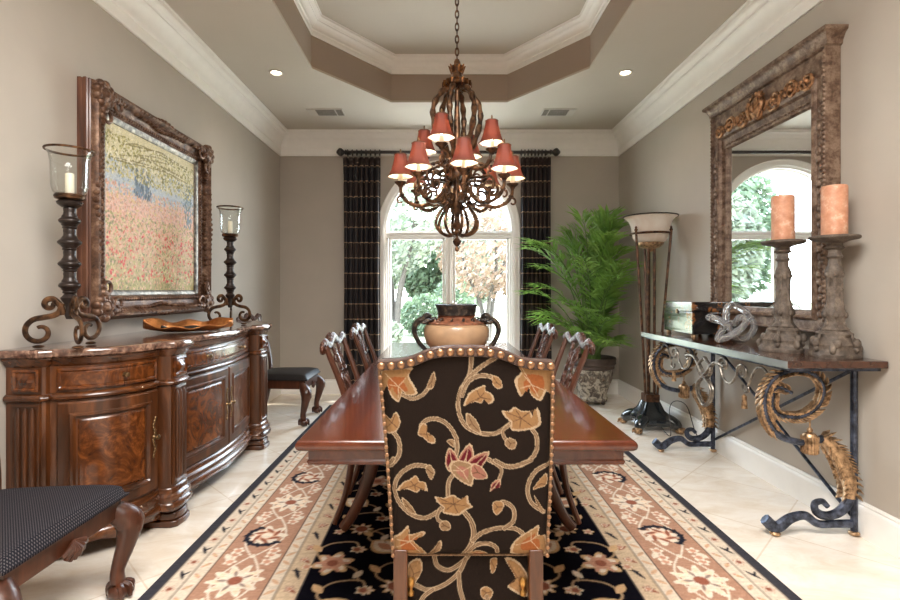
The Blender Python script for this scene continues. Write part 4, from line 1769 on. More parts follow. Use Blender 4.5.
    drawer(sA0 + mgn, sA1 - mgn, [(sA0 + sA1) / 2 + .04])
    drawer(sB0 + mgn, sB1 - mgn, [sB0 + .30, sB1 - .30])
    drawer(sC0 + mgn, sC1 - mgn, [(sC0 + sC1) / 2])
    # pilasters: fluted faces with a square boss above
    for k, (a, b) in enumerate((((.01, 2.25), (.165, 2.25)), ((.542, 2.65), (.542, 2.78)), ((.542, 3.93), (.542, 4.07)), ((.165, 4.47), (.01, 4.47)))):
        ia, ib = sidx(a), sidx(b)
        s0, s1 = sorted((S[ia], S[ib]))
        if k == 0:
            s0 = .02
        if k == 3:
            s1 = S[-1] - .02
        pl = MB()
        w = (s1 - s0)
        q = relief(s0 + .006, s1 - .006, .225, .742, [(0, 0), (.0005, .006), (.012, .008), (.018, .004)])
        pl.add(q.v, q.f)
        for c in (.28, .5, .72):
            x, y = at(s0 + w * c, .004)
            pl.tube([(x, y, .25), (x, y, .275), (x, y, .70), (x, y, .722)], [.004, .011, .011, .004], 10)
        pl.build('pilaster', M['walnut'], t, smooth=35)
        bo = relief(s0 + .012, s1 - .012, .795, .897, [(0, 0), (.0005, .008), (.010, .012), (.018, .004), (.022, .005), (.045, .020)])
        bo.build('square_boss', M['burl'], t, smooth=25)
    # small panels between pilasters and the bow, and the plinth feet
    for (wx, y) in ((.46, 2.715), (.46, 4.00)):
        mb = MB()
        base = [(wx - .10, y - .085), (wx + .075, y - .085), (wx + .105, y - .065), (wx + .115, y), (wx + .105, y + .065), (wx + .075, y + .085), (wx - .10, y + .085)]
        mb.prism(base, .0, .035)
        mb.prism([(a - (.010 if a > wx else -.01), y + (b - y) * .9) for a, b in base], .035, .075)
        mb.prism([(a - (.018 if a > wx else -.01), y + (b - y) * .85) for a, b in base], .075, .108)
        mb.build('plinth_foot', M['walnut'], t, bevel=.008)
    for y in (2.30, 4.42):
        MB().box(.02, .14, y - .05, y + .05, 0, .112).build('plinth_foot', M['walnut'], t, bevel=.012)
    # scalloped apron below the doors
    for (s0, s1) in ((sA0, sA1), (sB0, sB1), (sC0, sC1)):
        mb = MB()
        m_ = 36
        for i in range(m_ + 1):
            f = i / m_
            s = s0 + (s1 - s0) * f
            zb = .045 + .045 * (math.sin(PI * f) ** .6) - .018 * math.exp(-((f - .5) / .08) ** 2)
            for h in (.0, .012):
                x, y = at(s, h)
                mb.v += [(x, y, zb), (x, y, .125)]
        for i in range(m_):
            a = i * 4
            mb.f += [(a + 2, a + 6, a + 7, a + 3), (a, a + 1, a + 5, a + 4), (a, a + 4, a + 6, a + 2), (a + 1, a + 3, a + 7, a + 5)]
        mb.build('valance', M['walnut_moulding'], t, smooth=35)


make_sideboard()
SBZ = .988


# ------------------------------------------------------------------ hurricane candle holders on the sideboard
def make_hurricane(label, group):
    t = thing('hurricane_candle_holder', label, 'candle holder', (0, 0, 0), 0, group)
    for k in range(3):
        a0 = [PI * 1.12, PI * 1.12 + 2 * PI / 3, PI * 1.12 + 4 * PI / 3][k]
        ca, sa = math.cos(a0), math.sin(a0)

        def to(u, w):
            return (u * ca, u * sa, w)
        low = [(.030, .205), (.040, .165), (.065, .148), (.105, .140)] + spiral((.115, .075), .062, .020, 80, -290, 22)
        lg = MB().tube([to(u, w) for u, w in cat2(low)], [.0095, .0085, .008, .006], 8, flat=(1, 1.4), ref=(-sa, ca, 0)).build('leg', M['bronze'], t)
        up = [(.026, .150), (.034, .190), (.060, .222)] + spiral((.075, .200), .026, .009, 100, -230, 16)
        mb = MB().tube([to(u, w) for u, w in cat2(up)], [.010, .009, .006], 8, flat=(1, 1.4), ref=(-sa, ca, 0))
        mb.build('scroll', M['bronze'], lg)
        MB().sphere(to(.118, .008), (.024, .024, .008), 10, 6).build('foot_pad', M['bronze'], lg)
    st = [(.0, .13), (.014, .132), (.020, .15), (.014, .165), (.018, .20), (.030, .215), (.036, .23), (.026, .242), (.020, .25)]
    z = .25
    for k, r in enumerate((.044, .046, .048, .044)):
        st += [(.024, z), (.030, z + .006), (.026, z + .012), (.034, z + .020)] + [(r * (.72 + .28 * math.sin(PI * q / 8)), z + .022 + .032 * q / 8) for q in range(9)] + [(.032, z + .058), (.026, z + .068), (.024, z + .080), (.026, z + .092), (.024, z + .099)]
        z += .100
    st += [(.030, z), (.048, z + .014), (.052, z + .024), (.040, z + .034)]
    MB().lathe(st, 24).build('stem', M['darkmetal'], t)
    MB().lathe([(.040, z + .034), (.058, z + .040), (.062, z + .052), (.058, z + .060), (.0, z + .060)], 24).build('cup', M['bronze'], t)
    zc = z + .060
    MB().shell([(.052, zc), (.066, zc + .010), (.073, zc + .04), (.074, zc + .10), (.076, zc + .15), (.082, zc + .185), (.094, zc + .205)], 36, th=.003).build('glass_shade', M['glass'], t, smooth=60)
    MB().tube([(.095 * math.cos(a), .095 * math.sin(a), zc + .206) for a in [2 * PI * i / 36 for i in range(36)]], .0055, 8, closed=True).build('rim', M['bronze'], t)
    return t, zc


def cat2(pts, n=4):
    return [(p.x, p.y) for p in cat([(a, b, 0) for a, b in pts], n)]


GH = 'pair of hurricane candle holders on the sideboard'
h1, HZ = make_hurricane('tall bronze hurricane candle holder at the near end of the sideboard', GH)
HURR = [(-1.735, 2.33), (-1.665, 3.93)]
h1.location = (HURR[0][0], HURR[0][1], SBZ)
dup(h1, (HURR[1][0], HURR[1][1], SBZ), .5, 'tall bronze hurricane candle holder at the far end of the sideboard', GH)
for (x, y), lb in zip(HURR, ('ivory candle in the glass of the nearer hurricane holder', 'ivory candle in the glass of the farther hurricane holder')):
    c = thing('pillar_candle', lb, 'candle', (x, y, SBZ + HZ + .0005), 0, 'ivory candles in the hurricane holders')
    MB().lathe([(.017, 0), (.018, .004), (.018, .094), (.015, .099), (.0, .096)], 20).build('wax', M['wax_white'], c)
    MB().tube([(0, 0, .096), (.001, 0, .108)], .0012, 5).build('wick', M['darkmetal'], c)


# gilded leaf-shaped bowl
def make_bowl():
    t = thing('leaf_shaped_bowl', 'copper coloured leaf shaped bowl lying on the sideboard', 'bowl', (-1.615, 3.2, SBZ), math.radians(24))

    def fn(s, q, lift=0):
        u = 2 * s - 1
        v = 2 * q - 1
        w = .10 * (1 - abs(u) ** 2.6) ** .8 + .006
        x = u * .255
        z = .006 + (.060 if v > 0 else .030) * abs(v) ** 1.7 + .028 * max(0, abs(u) - .45) ** 1.2 / .5 + .010 * math.sin(u * 9 + v * 2) * abs(v)
        y = v * w * (1 + .12 * math.sin(u * 8)) + .02 * math.sin(u * 2.5)
        return (x, y, z + lift)
    mb = MB().grid(lambda s, q: fn(s, q), 44, 22)
    mb.build('bowl', M['copper'], t, smooth=70, solid=.006)
    for s in (0.0, 1.0):
        p = fn(s, .5)
        sg = 1 if s else -1
        MB().tube([(p[0] + sg * (-.02 + a), p[1], p[2] + .004 + b) for a, b in spiral((.0, .014), .022, .008, -90, 200, 14)], [.006, .004], 8).build('curl_handle', M['copper'], t)
    mb = MB()
    mb.grid(lambda s, q: fn(.18 + .64 * s, .22 + .56 * q, .0042), 24, 12)
    mb.build('dark_lining', M['lacquer_plain'], t, smooth=70)


make_bowl()


# ------------------------------------------------------------------ painting on the left wall
def make_painting():
    y0, y1, z0, z1 = 2.69, 4.06, 1.085, 2.405
    t = thing('framed_painting', 'meadow painting in a heavy carved bronze frame on the left wall', 'painting', (XL, (y0 + y1) / 2, (z0 + z1) / 2))
    hy, hz = (y1 - y0) / 2, (z1 - z0) / 2
    ring = [(-hy, -hz), (hy, -hz), (hy, hz), (-hy, hz)]

    def mould(prof, name, mat, par):
        mb = MB()
        vs = []
        for d, h in prof:
            vs += [(h, y, z) for y, z in inset(ring, d)]
        n = len(prof)
        mb.add(vs, [(k * 4 + i, k * 4 + (i + 1) % 4, k * 4 + 4 + (i + 1) % 4, k * 4 + 4 + i) for k in range(n - 1) for i in range(4)])
        o = mb.build(name, mat, par, smooth=30)
        return o
    mould([(0, .002), (0, .020), (.004, .028), (.0, .036), (.0, .052), (.006, .058), (.004, .066), (.012, .074)], 'outer_moulding', M['frame_side'], t)
    fr = mould([(.008, .072), (.012, .090), (.022, .104), (.036, .108), (.046, .100), (.060, .076), (.082, .060), (.104, .056), (.112, .062), (.122, .064), (.130, .056), (.138, .050)], 'frame', M['frame'], t)
    mould([(.136, .050), (.142, .055), (.156, .050), (.170, .040), (.172, .030)], 'inner_slip', M['pewter'], fr)
    # bead rows and running leaves on the rails
    g = random.Random(3)
    for (a, b) in (((-hy, -hz), (hy, -hz)), ((hy, -hz), (hy, hz)), ((hy, hz), (-hy, hz)), ((-hy, hz), (-hy, -hz))):
        mb = MB()
        L = math.hypot(b[0] - a[0], b[1] - a[1])
        ux, uz = (b[0] - a[0]) / L, (b[1] - a[1]) / L
        nx, nz = -uz, ux
        k = .15
        while k < L - .15:
            mb.sphere((.064, a[0] + ux * k + nx * .118, a[1] + uz * k + nz * .118), (.008, .010, .010), 8, 5)
            k += .024
        # centre cartouche and twining leaves
        for q in range(-7, 8):
            s = L / 2 + q * .040
            w = .014 + .020 * math.exp(-(q / 2.4) ** 2)
            for sg in (-1, 1):
                c = (a[0] + ux * s + nx * (.050 + sg * w), a[1] + uz * s + nz * (.050 + sg * w))
                mb.sphere((.094 - .02 * (sg + 1) / 2, c[0], c[1]), (.020, .017 if abs(ux) > .5 else .013, .013 if abs(ux) > .5 else .017), 8, 6)
        mb.build('rail_carving', M['frame'], fr)
    for sy in (-1, 1):
        for sz in (-1, 1):
            mb = MB()
            cy, cz = sy * (hy - .07), sz * (hz - .07)
            mb.sphere((.085, cy, cz), (.042, .060, .060), 14, 8)
            for q in range(9):
                a = q * 2 * PI / 9
                mb.sphere((.098, cy + .056 * math.cos(a), cz + .056 * math.sin(a)), (.028, .026, .026), 10, 6)
            for dy, dz in ((1, 0), (0, 1)):
                for q in range(5):
                    d = .085 + q * .034
                    mb.sphere((.098 - q * .006, cy - sy * dy * d, cz - sz * dz * d + (.0 if dz else sz * .018)), (.022, .028 - q * .003, .026 - q * .003), 8, 6)
                pts = [(.104, cy - sy * (dy * (.10 + u) + dz * v * 1), cz - sz * (dz * (.10 + u) + dy * v * 1)) for u, v in spiral((.02, .02), .045, .012, 200, -160, 16)]
                mb.tube(pts, [.012, .007], 7)
            mb.tube([(.112, cy + .044 * math.cos(a), cz + .044 * math.sin(a)) for a in [2 * PI * i / 24 for i in range(24)]], .010, 7, closed=True)
            mb.sphere((.120, cy, cz), (.016, .022, .022), 10, 6)
            mb.build('corner_ornament', M['frame'], fr)
    # the canvas
    cw, chh = 2 * (hy - .168), 2 * (hz - .168)
    cv = Canvas(cw, chh, .0042, srgb(196, 190, 172))
    R = np.random.default_rng(4)
    g = cv.Y / chh
    top, mid, bot = np.array(srgb(206, 196, 160)[:3]), np.array(srgb(214, 168, 142)[:3]), np.array(srgb(168, 158, 112)[:3])
    hz_ = np.array(srgb(178, 184, 190)[:3])
    for (lo, hi, A, Bc) in ((.0, .42, bot, mid), (.42, .60, mid, np.array(srgb(208, 176, 160)[:3])), (.60, .66, np.array(srgb(206, 180, 168)[:3]), hz_), (.66, .82, hz_, top), (.82, 1.01, top, np.array(srgb(214, 204, 168)[:3]))):
        k = np.clip((g - lo) / (hi - lo), 0, 1)[..., None]
        cv.a = np.where(((g >= lo) & (g < hi))[..., None], A * (1 - k) + Bc * k, cv.a)

    def dabs(n, x0, x1, y0, y1, cols, s0, s1, tilt=1.5):
        for _ in range(n):
            c = cols[R.integers(len(cols))]
            s = R.uniform(s0, s1)
            cv.leaf(R.uniform(x0, x1) * cw, R.uniform(y0, y1) * chh, s, s * R.uniform(.3, .6), R.normal() * tilt, c)
    dabs(1700, 0, 1, .38, .66, [srgb(216, 166, 142), srgb(196, 142, 120), srgb(222, 186, 160), srgb(178, 150, 130), srgb(204, 176, 130)], .012, .03)
    dabs(2600, 0, 1, .0, .48, [srgb(176, 164, 112), srgb(146, 142, 92), srgb(206, 190, 140), srgb(200, 150, 122), srgb(124, 122, 88), srgb(214, 178, 150)], .012, .03)
    dabs(260, 0, 1, .05, .40, [srgb(200, 82, 74), srgb(190, 60, 58), srgb(214, 120, 108)], .016, .032)
    dabs(520, 0, 1, .59, .82, [srgb(166, 176, 186), srgb(140, 154, 168), srgb(190, 192, 190), srgb(182, 178, 150)], .014, .034)
    # dark tree group and the branch on the right
    for x, hgt in ((.30, .20), (.36, .24), (.41, .16)):
        for _ in range(70):
            k = R.random()
            cv.leaf((x + R.normal() * .022 * (1.1 - k)) * cw, (.60 + hgt * k) * chh, .03, .012, PI / 2 + R.normal() * .4, [srgb(96, 108, 124), srgb(116, 128, 140), srgb(84, 92, 98)][R.integers(3)])
    for _ in range(160):
        k = R.random()
        cv.leaf((.92 + R.normal() * .03) * cw, (.48 + .34 * k) * chh, .03, .012, PI / 2 + R.normal() * .5, [srgb(120, 136, 148), srgb(140, 150, 150), srgb(104, 112, 104)][R.integers(3)])
    dabs(1300, 0, 1, .70, .95, [srgb(176, 166, 108), srgb(148, 140, 84), srgb(198, 184, 132), srgb(122, 116, 72), srgb(216, 206, 170)], .012, .03)
    for k in range(9):
        y = R.uniform(.80, .95)
        cv.stroke([(cw * R.uniform(.6, 1), chh * y), (cw * R.uniform(.35, .7), chh * (y + .02)), (cw * R.uniform(.05, .4), chh * (y - .03))], .006, srgb(124, 112, 72))
    dabs(300, 0, 1, .80, 1, [srgb(214, 204, 166), srgb(224, 216, 190)], .012, .03)
    cv.a = np.clip(.22 + (cv.a - .22) * 1.25, 0.01, 1) * .92
    cv.texture(.12, 1, 1)
    # seen from inside the room the picture's left is towards the camera (small Y)
    cv.surface('canvas', lambda s, q: np.stack([np.full_like(s, .034), (s - .5) * cw, (q - .5) * chh], 1), M['paint'], t)
    MB().box(.004, .030, -hy + .06, hy - .06, -hz + .06, hz - .06).build('backing', M['mahog'], t)


M['paint'] = vcol('oil_paint', .45, 160, .35)
M['frame_side'] = wood('frame_side_wood', srgb(52, 30, 20), srgb(88, 52, 36), srgb(122, 80, 58), 'Z', 10, .35, .3)
make_painting()


# ------------------------------------------------------------------ chandelier
def make_chandelier():
    Yc, Xc = 3.2, .096
    t = thing('chandelier', 'ornate bronze scroll chandelier with red shades hanging over the dining table', 'chandelier', (Xc, Yc, 0))
    # chain and ceiling canopy
    MB().lathe([(.0, 3.55), (.012, 3.552), (.05, 3.572), (.068, 3.592), (.07, 3.609)], 24).build('ceiling_canopy', M['bronze'], t)
    mb = MB()
    z = 2.72
    k = 0
    while z < 3.56:
        pts = []
        for i in range(16):
            a = 2 * PI * i / 16
            u, w = .011 * math.cos(a), .026 * math.sin(a)
            pts.append((u, 0, z + .02 + w) if k % 2 else (0, u, z + .02 + w))
        mb.tube(pts, .0042, 6, closed=True)
        z += .040
        k += 1
    mb.build('chain', M['bronze'], t)
    # crown
    MB().lathe([(.0, 2.735), (.014, 2.73), (.02, 2.715), (.012, 2.70), (.022, 2.69), (.045, 2.682), (.046, 2.67), (.034, 2.655), (.030, 2.63), (.038, 2.61), (.050, 2.598), (.078, 2.588), (.086, 2.570), (.078, 2.555), (.055, 2.545), (.03, 2.535), (.0, 2.53)], 28).build('crown', M['bronze'], t)
    mb = MB()
    for k in range(16):
        a = 2 * PI * k / 16
        c, s = math.cos(a), math.sin(a)
        mb.tube([(.060 * c, .060 * s, 2.592), (.086 * c, .086 * s, 2.578), (.088 * c, .088 * s, 2.555), (.07 * c, .07 * s, 2.545)], [.007, .012, .010, .004], 6)
    for k in range(10):
        a = 2 * PI * k / 10
        c, s = math.cos(a), math.sin(a)
        mb.tube([(.030 * c, .030 * s, 2.64), (.040 * c, .040 * s, 2.67), (.054 * c, .054 * s, 2.69)], [.009, .010, .003], 6)
    mb.build('crown_leaves', M['gilt_dark'], t)
    # cage of gnarled ribs
    for k in range(6):
        a = 2 * PI * k / 6 + .2
        c, s = math.cos(a), math.sin(a)
        p = cat([(.034 * c, .034 * s, 2.555), (.098 * c, .098 * s, 2.52), (.150 * c, .150 * s, 2.43), (.152 * c, .152 * s, 2.33), (.112 * c, .112 * s, 2.20), (.055 * c, .055 * s, 2.10), (.035 * c, .035 * s, 2.0)], 6)
        rr = [.018 + .004 * math.sin(i * 1.35) for i in range(len(p))]
        MB().tube(p, rr, 8).build('cage_rib', M['bronze'], t)
    MB().lathe([(.0, 1.585), (.006, 1.59), (.010, 1.605), (.020, 1.625), (.012, 1.64), (.026, 1.655), (.034, 1.67), (.018, 1.69), (.014, 1.72), (.030, 1.78), (.040, 1.82), (.028, 1.86), (.022, 1.92), (.040, 1.96), (.052, 2.0), (.038, 2.04), (.022, 2.08), (.016, 2.2), (.022, 2.32), (.014, 2.45), (.018, 2.55)], 20).build('centre_column', M['bronze'], t)
    MB().lathe([(.0, 1.50), (.010, 1.505), (.014, 1.52), (.008, 1.535), (.022, 1.55), (.028, 1.57), (.014, 1.585), (.006, 1.60)], 16).build('finial', M['bronze'], t)
    # bottom basket of ribs
    for k in range(8):
        a = 2 * PI * k / 8 + .2
        c, s = math.cos(a), math.sin(a)
        p = cat2([(.030, 1.84), (.070, 1.80), (.118, 1.74), (.138, 1.68), (.115, 1.63), (.070, 1.605), (.022, 1.61)], 5)
        MB().tube([(u * c, u * s, w) for u, w in p], [.008, .010, .009, .007], 7).build('basket_rib', M['bronze'], t)
    # free scrolls between arms
    for k in range(8):
        a = 2 * PI * (k + .5) / 8
        c, s = math.cos(a), math.sin(a)
        mb = MB()
        p = cat2([(.045, 2.03), (.09, 2.07), (.14, 2.06)] + spiral((.15, 1.985), .070, .018, 95, -330, 22), 2)
        mb.tube([(u * c, u * s, w) for u, w in p], [.008, .009, .005], 7)
        p = cat2([(.06, 1.86), (.10, 1.80)] + spiral((.165, 1.865), .062, .016, -120, 260, 20), 2)
        mb.tube([(u * c, u * s, w) for u, w in p], [.009, .009, .005], 7)
        for q in range(5):
            u, w = .10 + .03 * q, 2.062 - .004 * q * q
            mb.sphere((u * c, u * s, w), (.012, .012, .011), 8, 5)
        p = cat2([(.05, 1.94), (.11, 1.96), (.18, 1.955)] + spiral((.225, 1.905), .056, .014, 110, -300, 20), 2)
        c2, s2 = math.cos(a - .22), math.sin(a - .22)
        mb.tube([(u * c2, u * s2, w) for u, w in p], [.010, .010, .005], 7)
        mb.build('scroll', M['bronze'], t)

    def arm(ang, R, zc, path, h):
        a = math.radians(ang - 90)
        c, s = math.cos(a), math.sin(a)
        p = cat2(path, 5)
        ar = MB().tube([(u * c, u * s, w) for u, w in p], [.012, .0135, .012, .010], 8)
        # leaf buds and a curl on the arm
        for q in (.35, .5, .65, .8):
            u, w = p[int(q * (len(p) - 1))]
            ar.sphere((u * c, u * s, w), (.018, .018, .013), 8, 6)
        u0, w0 = p[int(.72 * (len(p) - 1))]
        ar.tube([((u0 + u) * c, (u0 + u) * s, w0 + w) for u, w in spiral((.028, -.006), .034, .008, 170, -150, 16)], [.009, .005], 7)
        ao = ar.build('arm', M['bronze'], t)
        x, y = R * c, R * s
        MB().lathe([(.0, zc - .022), (.012, zc - .018), (.018, zc - .006), (.034, zc + .006), (.040, zc + .016), (.034, zc + .014), (.016, zc + .008), (.0, zc + .008)], 18, (x, y, 0)).build('drip_pan', M['bronze'], ao)
        MB().lathe([(.013, zc + .006), (.014, zc + .03), (.013, zc + .066), (.0, zc + .068)], 14, (x, y, 0)).build('candle_sleeve', M['lining'], ao)
        MB().sphere((x, y, zc + .092), (.014, .014, .024), 12, 8).build('bulb', M['bulb'], ao)
        z0 = zc + .052
        prof = [(.079, z0), (.068, z0 + .016), (.057, z0 + .042), (.047, z0 + .080), (.040, z0 + .112), (.037, z0 + .138)]

        def six(a_, z_):
            return 1 + .035 * math.cos(6 * a_)
        outer_ = MB().lathe(prof, 36, (x, y, 0), six)
        outer_.f = [f for f in outer_.f if len(f) == 4]
        sh = outer_.build('lamp_shade', M['shade'], ao, smooth=60)
        inn = MB().lathe([(r - .0022, z_) for r, z_ in prof], 36, (x, y, 0), six)
        inn.f = [tuple(reversed(f)) for f in inn.f if len(f) == 4]
        inn.build('lining', M['lining_t'], ao, smooth=60)
        for r, z_ in ((.0795, z0), (.0375, z0 + .138)):
            MB().tube([(x + r * six(q, 0) * math.cos(q), y + r * six(q, 0) * math.sin(q), z_) for q in [2 * PI * i / 36 for i in range(36)]], .003, 6, closed=True).build('shade_trim', M['shade_trim'], ao)
        ff = MB().lathe([(.0, z0 + .176), (.004, z0 + .172), (.006, z0 + .160), (.003, z0 + .152), (.008, z0 + .144), (.0, z0 + .140)], 10, (x, y, 0))
        for q in range(3):
            qa = 2 * PI * q / 3
            ff.tube([(x, y, z0 + .142), (x + .034 * math.cos(qa), y + .034 * math.sin(qa), z0 + .140)], .0018, 5)
        ff.build('shade_finial', M['brass'], ao)
        add_light('bulb_light', 'POINT', (x, y, zc + .085), (0, 0, 0), 8.0, (1, .85, .66), shadow_soft_size=.016).parent = ao
    low = [(.03, 1.98), (.08, 1.90), (.15, 1.82), (.24, 1.79), (.32, 1.82), (.355, 1.87), (.36, 1.92)]
    for k in range(8):
        arm(45 * k + 4.5, .36, 1.925, low, 0)
    upp = [(.03, 2.06), (.09, 2.03), (.16, 2.02), (.215, 2.05), (.23, 2.108)]
    for k in range(4):
        arm(-25 + 90 * k, .235, 2.115, upp, 0)


M['gilt_dark'] = two_metal('dark_gilt', srgb(70, 42, 24), srgb(150, 98, 54), 30, .4, .65, .36, .8)
M['shade_trim'] = plain('shade_trim_cord', srgb(110, 70, 46), .6, var=.2, scale=60)
m = bpy.data.materials.new('cream_lining_translucent')
m.use_nodes = True
tt_ = m.node_tree
bb_ = tt_.nodes['Principled BSDF']
bb_.inputs['Base Color'].default_value = srgb(250, 240, 222)
bb_.inputs['Roughness'].default_value = .7
tr_ = tt_.nodes.new('ShaderNodeBsdfTranslucent')
tr_.inputs[0].default_value = srgb(250, 236, 214)
mm_ = tt_.nodes.new('ShaderNodeMixShader')
mm_.inputs[0].default_value = .4
tt_.links.new(bb_.outputs[0], mm_.inputs[1])
tt_.links.new(tr_.outputs[0], mm_.inputs[2])
tt_.links.new(mm_.outputs[0], tt_.nodes['Material Output'].inputs[0])
M['lining_t'] = m
make_chandelier()


# ------------------------------------------------------------------ urn on the table
def make_urn():
    t = thing('two_handled_urn', 'wide tan urn with dark curled handles standing on the dining table', 'urn', (.095, 3.3, .760))
    MB().lathe([(.10, .0), (.105, .008), (.095, .025), (.085, .040), (.110, .060), (.165, .105), (.200, .150), (.215, .200), (.214, .240), (.205, .262), (.180, .275)], 40).build('body', M['urn_tan'], t)
    MB().lathe([(.181, .272), (.186, .278), (.182, .286), (.150, .300), (.126, .312), (.120, .322), (.132, .330)], 40).build('shoulder', M['urn_red'], t)
    mb = MB().lathe([(.118, .328), (.124, .334), (.124, .345), (.130, .372), (.138, .396), (.141, .402), (.134, .404), (.122, .380), (.110, .350), (.0, .345)], 40)
    mb.build('neck', M['urn_dark'], t)
    for s in (-1, 1):
        p = cat2([(.085, .050), (.16, .075), (.235, .135), (.275, .210), (.272, .265), (.235, .300), (.190, .298)] + spiral((.186, .312), .024, .008, -60, 200, 10), 5)
        MB().tube([(s * u, 0, w) for u, w in p], [.014, .018, .026, .030, .026, .020, .012], 10, flat=(1.35, .9), ref=(0, 1, 0)).build('handle', M['urn_dark'], t)
        lf = MB()
        for q in range(5):
            a = -1 + q * .5
            lf.sphere((s * (.160 + .012 * q), -.05 + .02 * q * (1 if q % 2 else -1), .295 + .006 * math.sin(q)), (.022, .016, .012), 8, 6)
        lf.build('handle_leaf', M['urn_dark'], t)
    for k in range(14):
        a = 2 * PI * k / 14
        mb = MB()
        mb.tube([((.156 + u) * math.cos(a + w * 3), (.156 + u) * math.sin(a + w * 3), .300 + w) for u, w in spiral((0, 0), .018, .005, 0, 300, 10)], [.006, .004], 6)
        mb.build('shoulder_scroll', M['urn_dark'], t)


M['urn_tan'] = plain('tan_glaze', srgb(190, 154, 120), .32, var=.14, scale=9, coat=.3)
M['urn_red'] = plain('russet_glaze', srgb(132, 84, 62), .35, var=.5, scale=40, coat=.3)
M['urn_dark'] = two_metal('dark_urn_relief', srgb(48, 42, 40), srgb(128, 110, 92), 26, .5, .75, .35, .3, .5)
make_urn()
# ------------------------------------------------------------------ curtain rod and curtains
def make_rod():
    t = thing('curtain_rod', 'dark turned curtain rod across the top of the arched window', 'curtain rod', (.085, 5.96, 2.905))
    MB().tube([(-1.22, 0, 0), (1.20, 0, 0)], .019, 14).build('rod', M['rod'], t)
    for s in (-1, 1):
        x0 = -1.22 if s < 0 else 1.20
        pr = [(.019, 0), (.030, .006), (.030, .016), (.018, .024), (.022, .034), (.044, .058), (.050, .076), (.044, .094), (.024, .112), (.016, .120), (.0, .126)]
        mb = MB()
        seg = 16
        vs = []
        for r, d in pr:
            for i in range(seg):
                a = 2 * PI * i / seg
                vs.append((x0 + s * d, r * math.cos(a), r * math.sin(a)))
        fs = [(k * seg + i, k * seg + (i + 1) % seg, (k + 1) * seg + (i + 1) % seg, (k + 1) * seg + i) for k in range(len(pr) - 1) for i in range(seg)]
        mb.add(vs, fs)
        fix_normals(mb.build('finial', M['rod'], t))
        xb = x0 - s * .02
        MB().tube([(xb, .0, 0), (xb, .10, 0)], .012, 8).build('bracket', M['rod'], t)
    for x0, x1 in ((-1.235, -.80), (.84, 1.17)):
        for k in range(8):
            x = x0 + (x1 - x0) * (k + .5) / 8
            MB().tube([(x, .034 * math.cos(a), .034 * math.sin(a) - .008) for a in [2 * PI * i / 20 for i in range(20)]], .0065, 8, closed=True).build('ring', M['rod'], t)


M['rod'] = plain('dark_rod', srgb(36, 30, 28), .35, var=.25, scale=30, coat=.3)
make_rod()


def make_curtain(x0, x1, label, seed, flare):
    t = thing('curtain', label, 'curtain', ((x0 + x1) / 2, 5.955, .0), 0, 'plaid curtains either side of the window')
    w = (x1 - x0) / 2
    g = random.Random(seed)
    ph = [g.uniform(-.25, .25) for _ in range(9)]
    nf = 7

    def fn(s, q):
        z = .012 + 2.825 * q
        u = s * nf
        k = int(min(u, nf - 1e-6))
        wob = ph[k] * math.sin(PI * (u - k))
        amp = (.040 if q < .93 else .040 - .014 * (q - .93) / .07) * (.8 + .2 * math.cos(q * 2 + k))
        wd = w * (1 + flare * (1 - q) ** 2 - .04 * math.sin(PI * q))
        y = amp * math.cos(2 * PI * u + wob)
        x = (2 * s - 1) * wd + .010 * math.sin(4 * PI * u)
        return (x, y, z)
    MB().grid(fn, 140, 40).build('panel', M['curtain'], t, smooth=80, solid=.004)
    MB().grid(lambda s, q: ((fn(s, .985 + .015 * q)[0]), fn(s, .985)[1] * 1.0 - .004, 2.77 + .067 * q), 140, 2).build('heading', M['curtain'], t, smooth=80, solid=.006)


make_curtain(-1.18, -.735, 'dark plaid curtain hanging left of the arched window', 1, .02)
make_curtain(.94, 1.30, 'dark plaid curtain hanging right of the arched window', 2, .10)


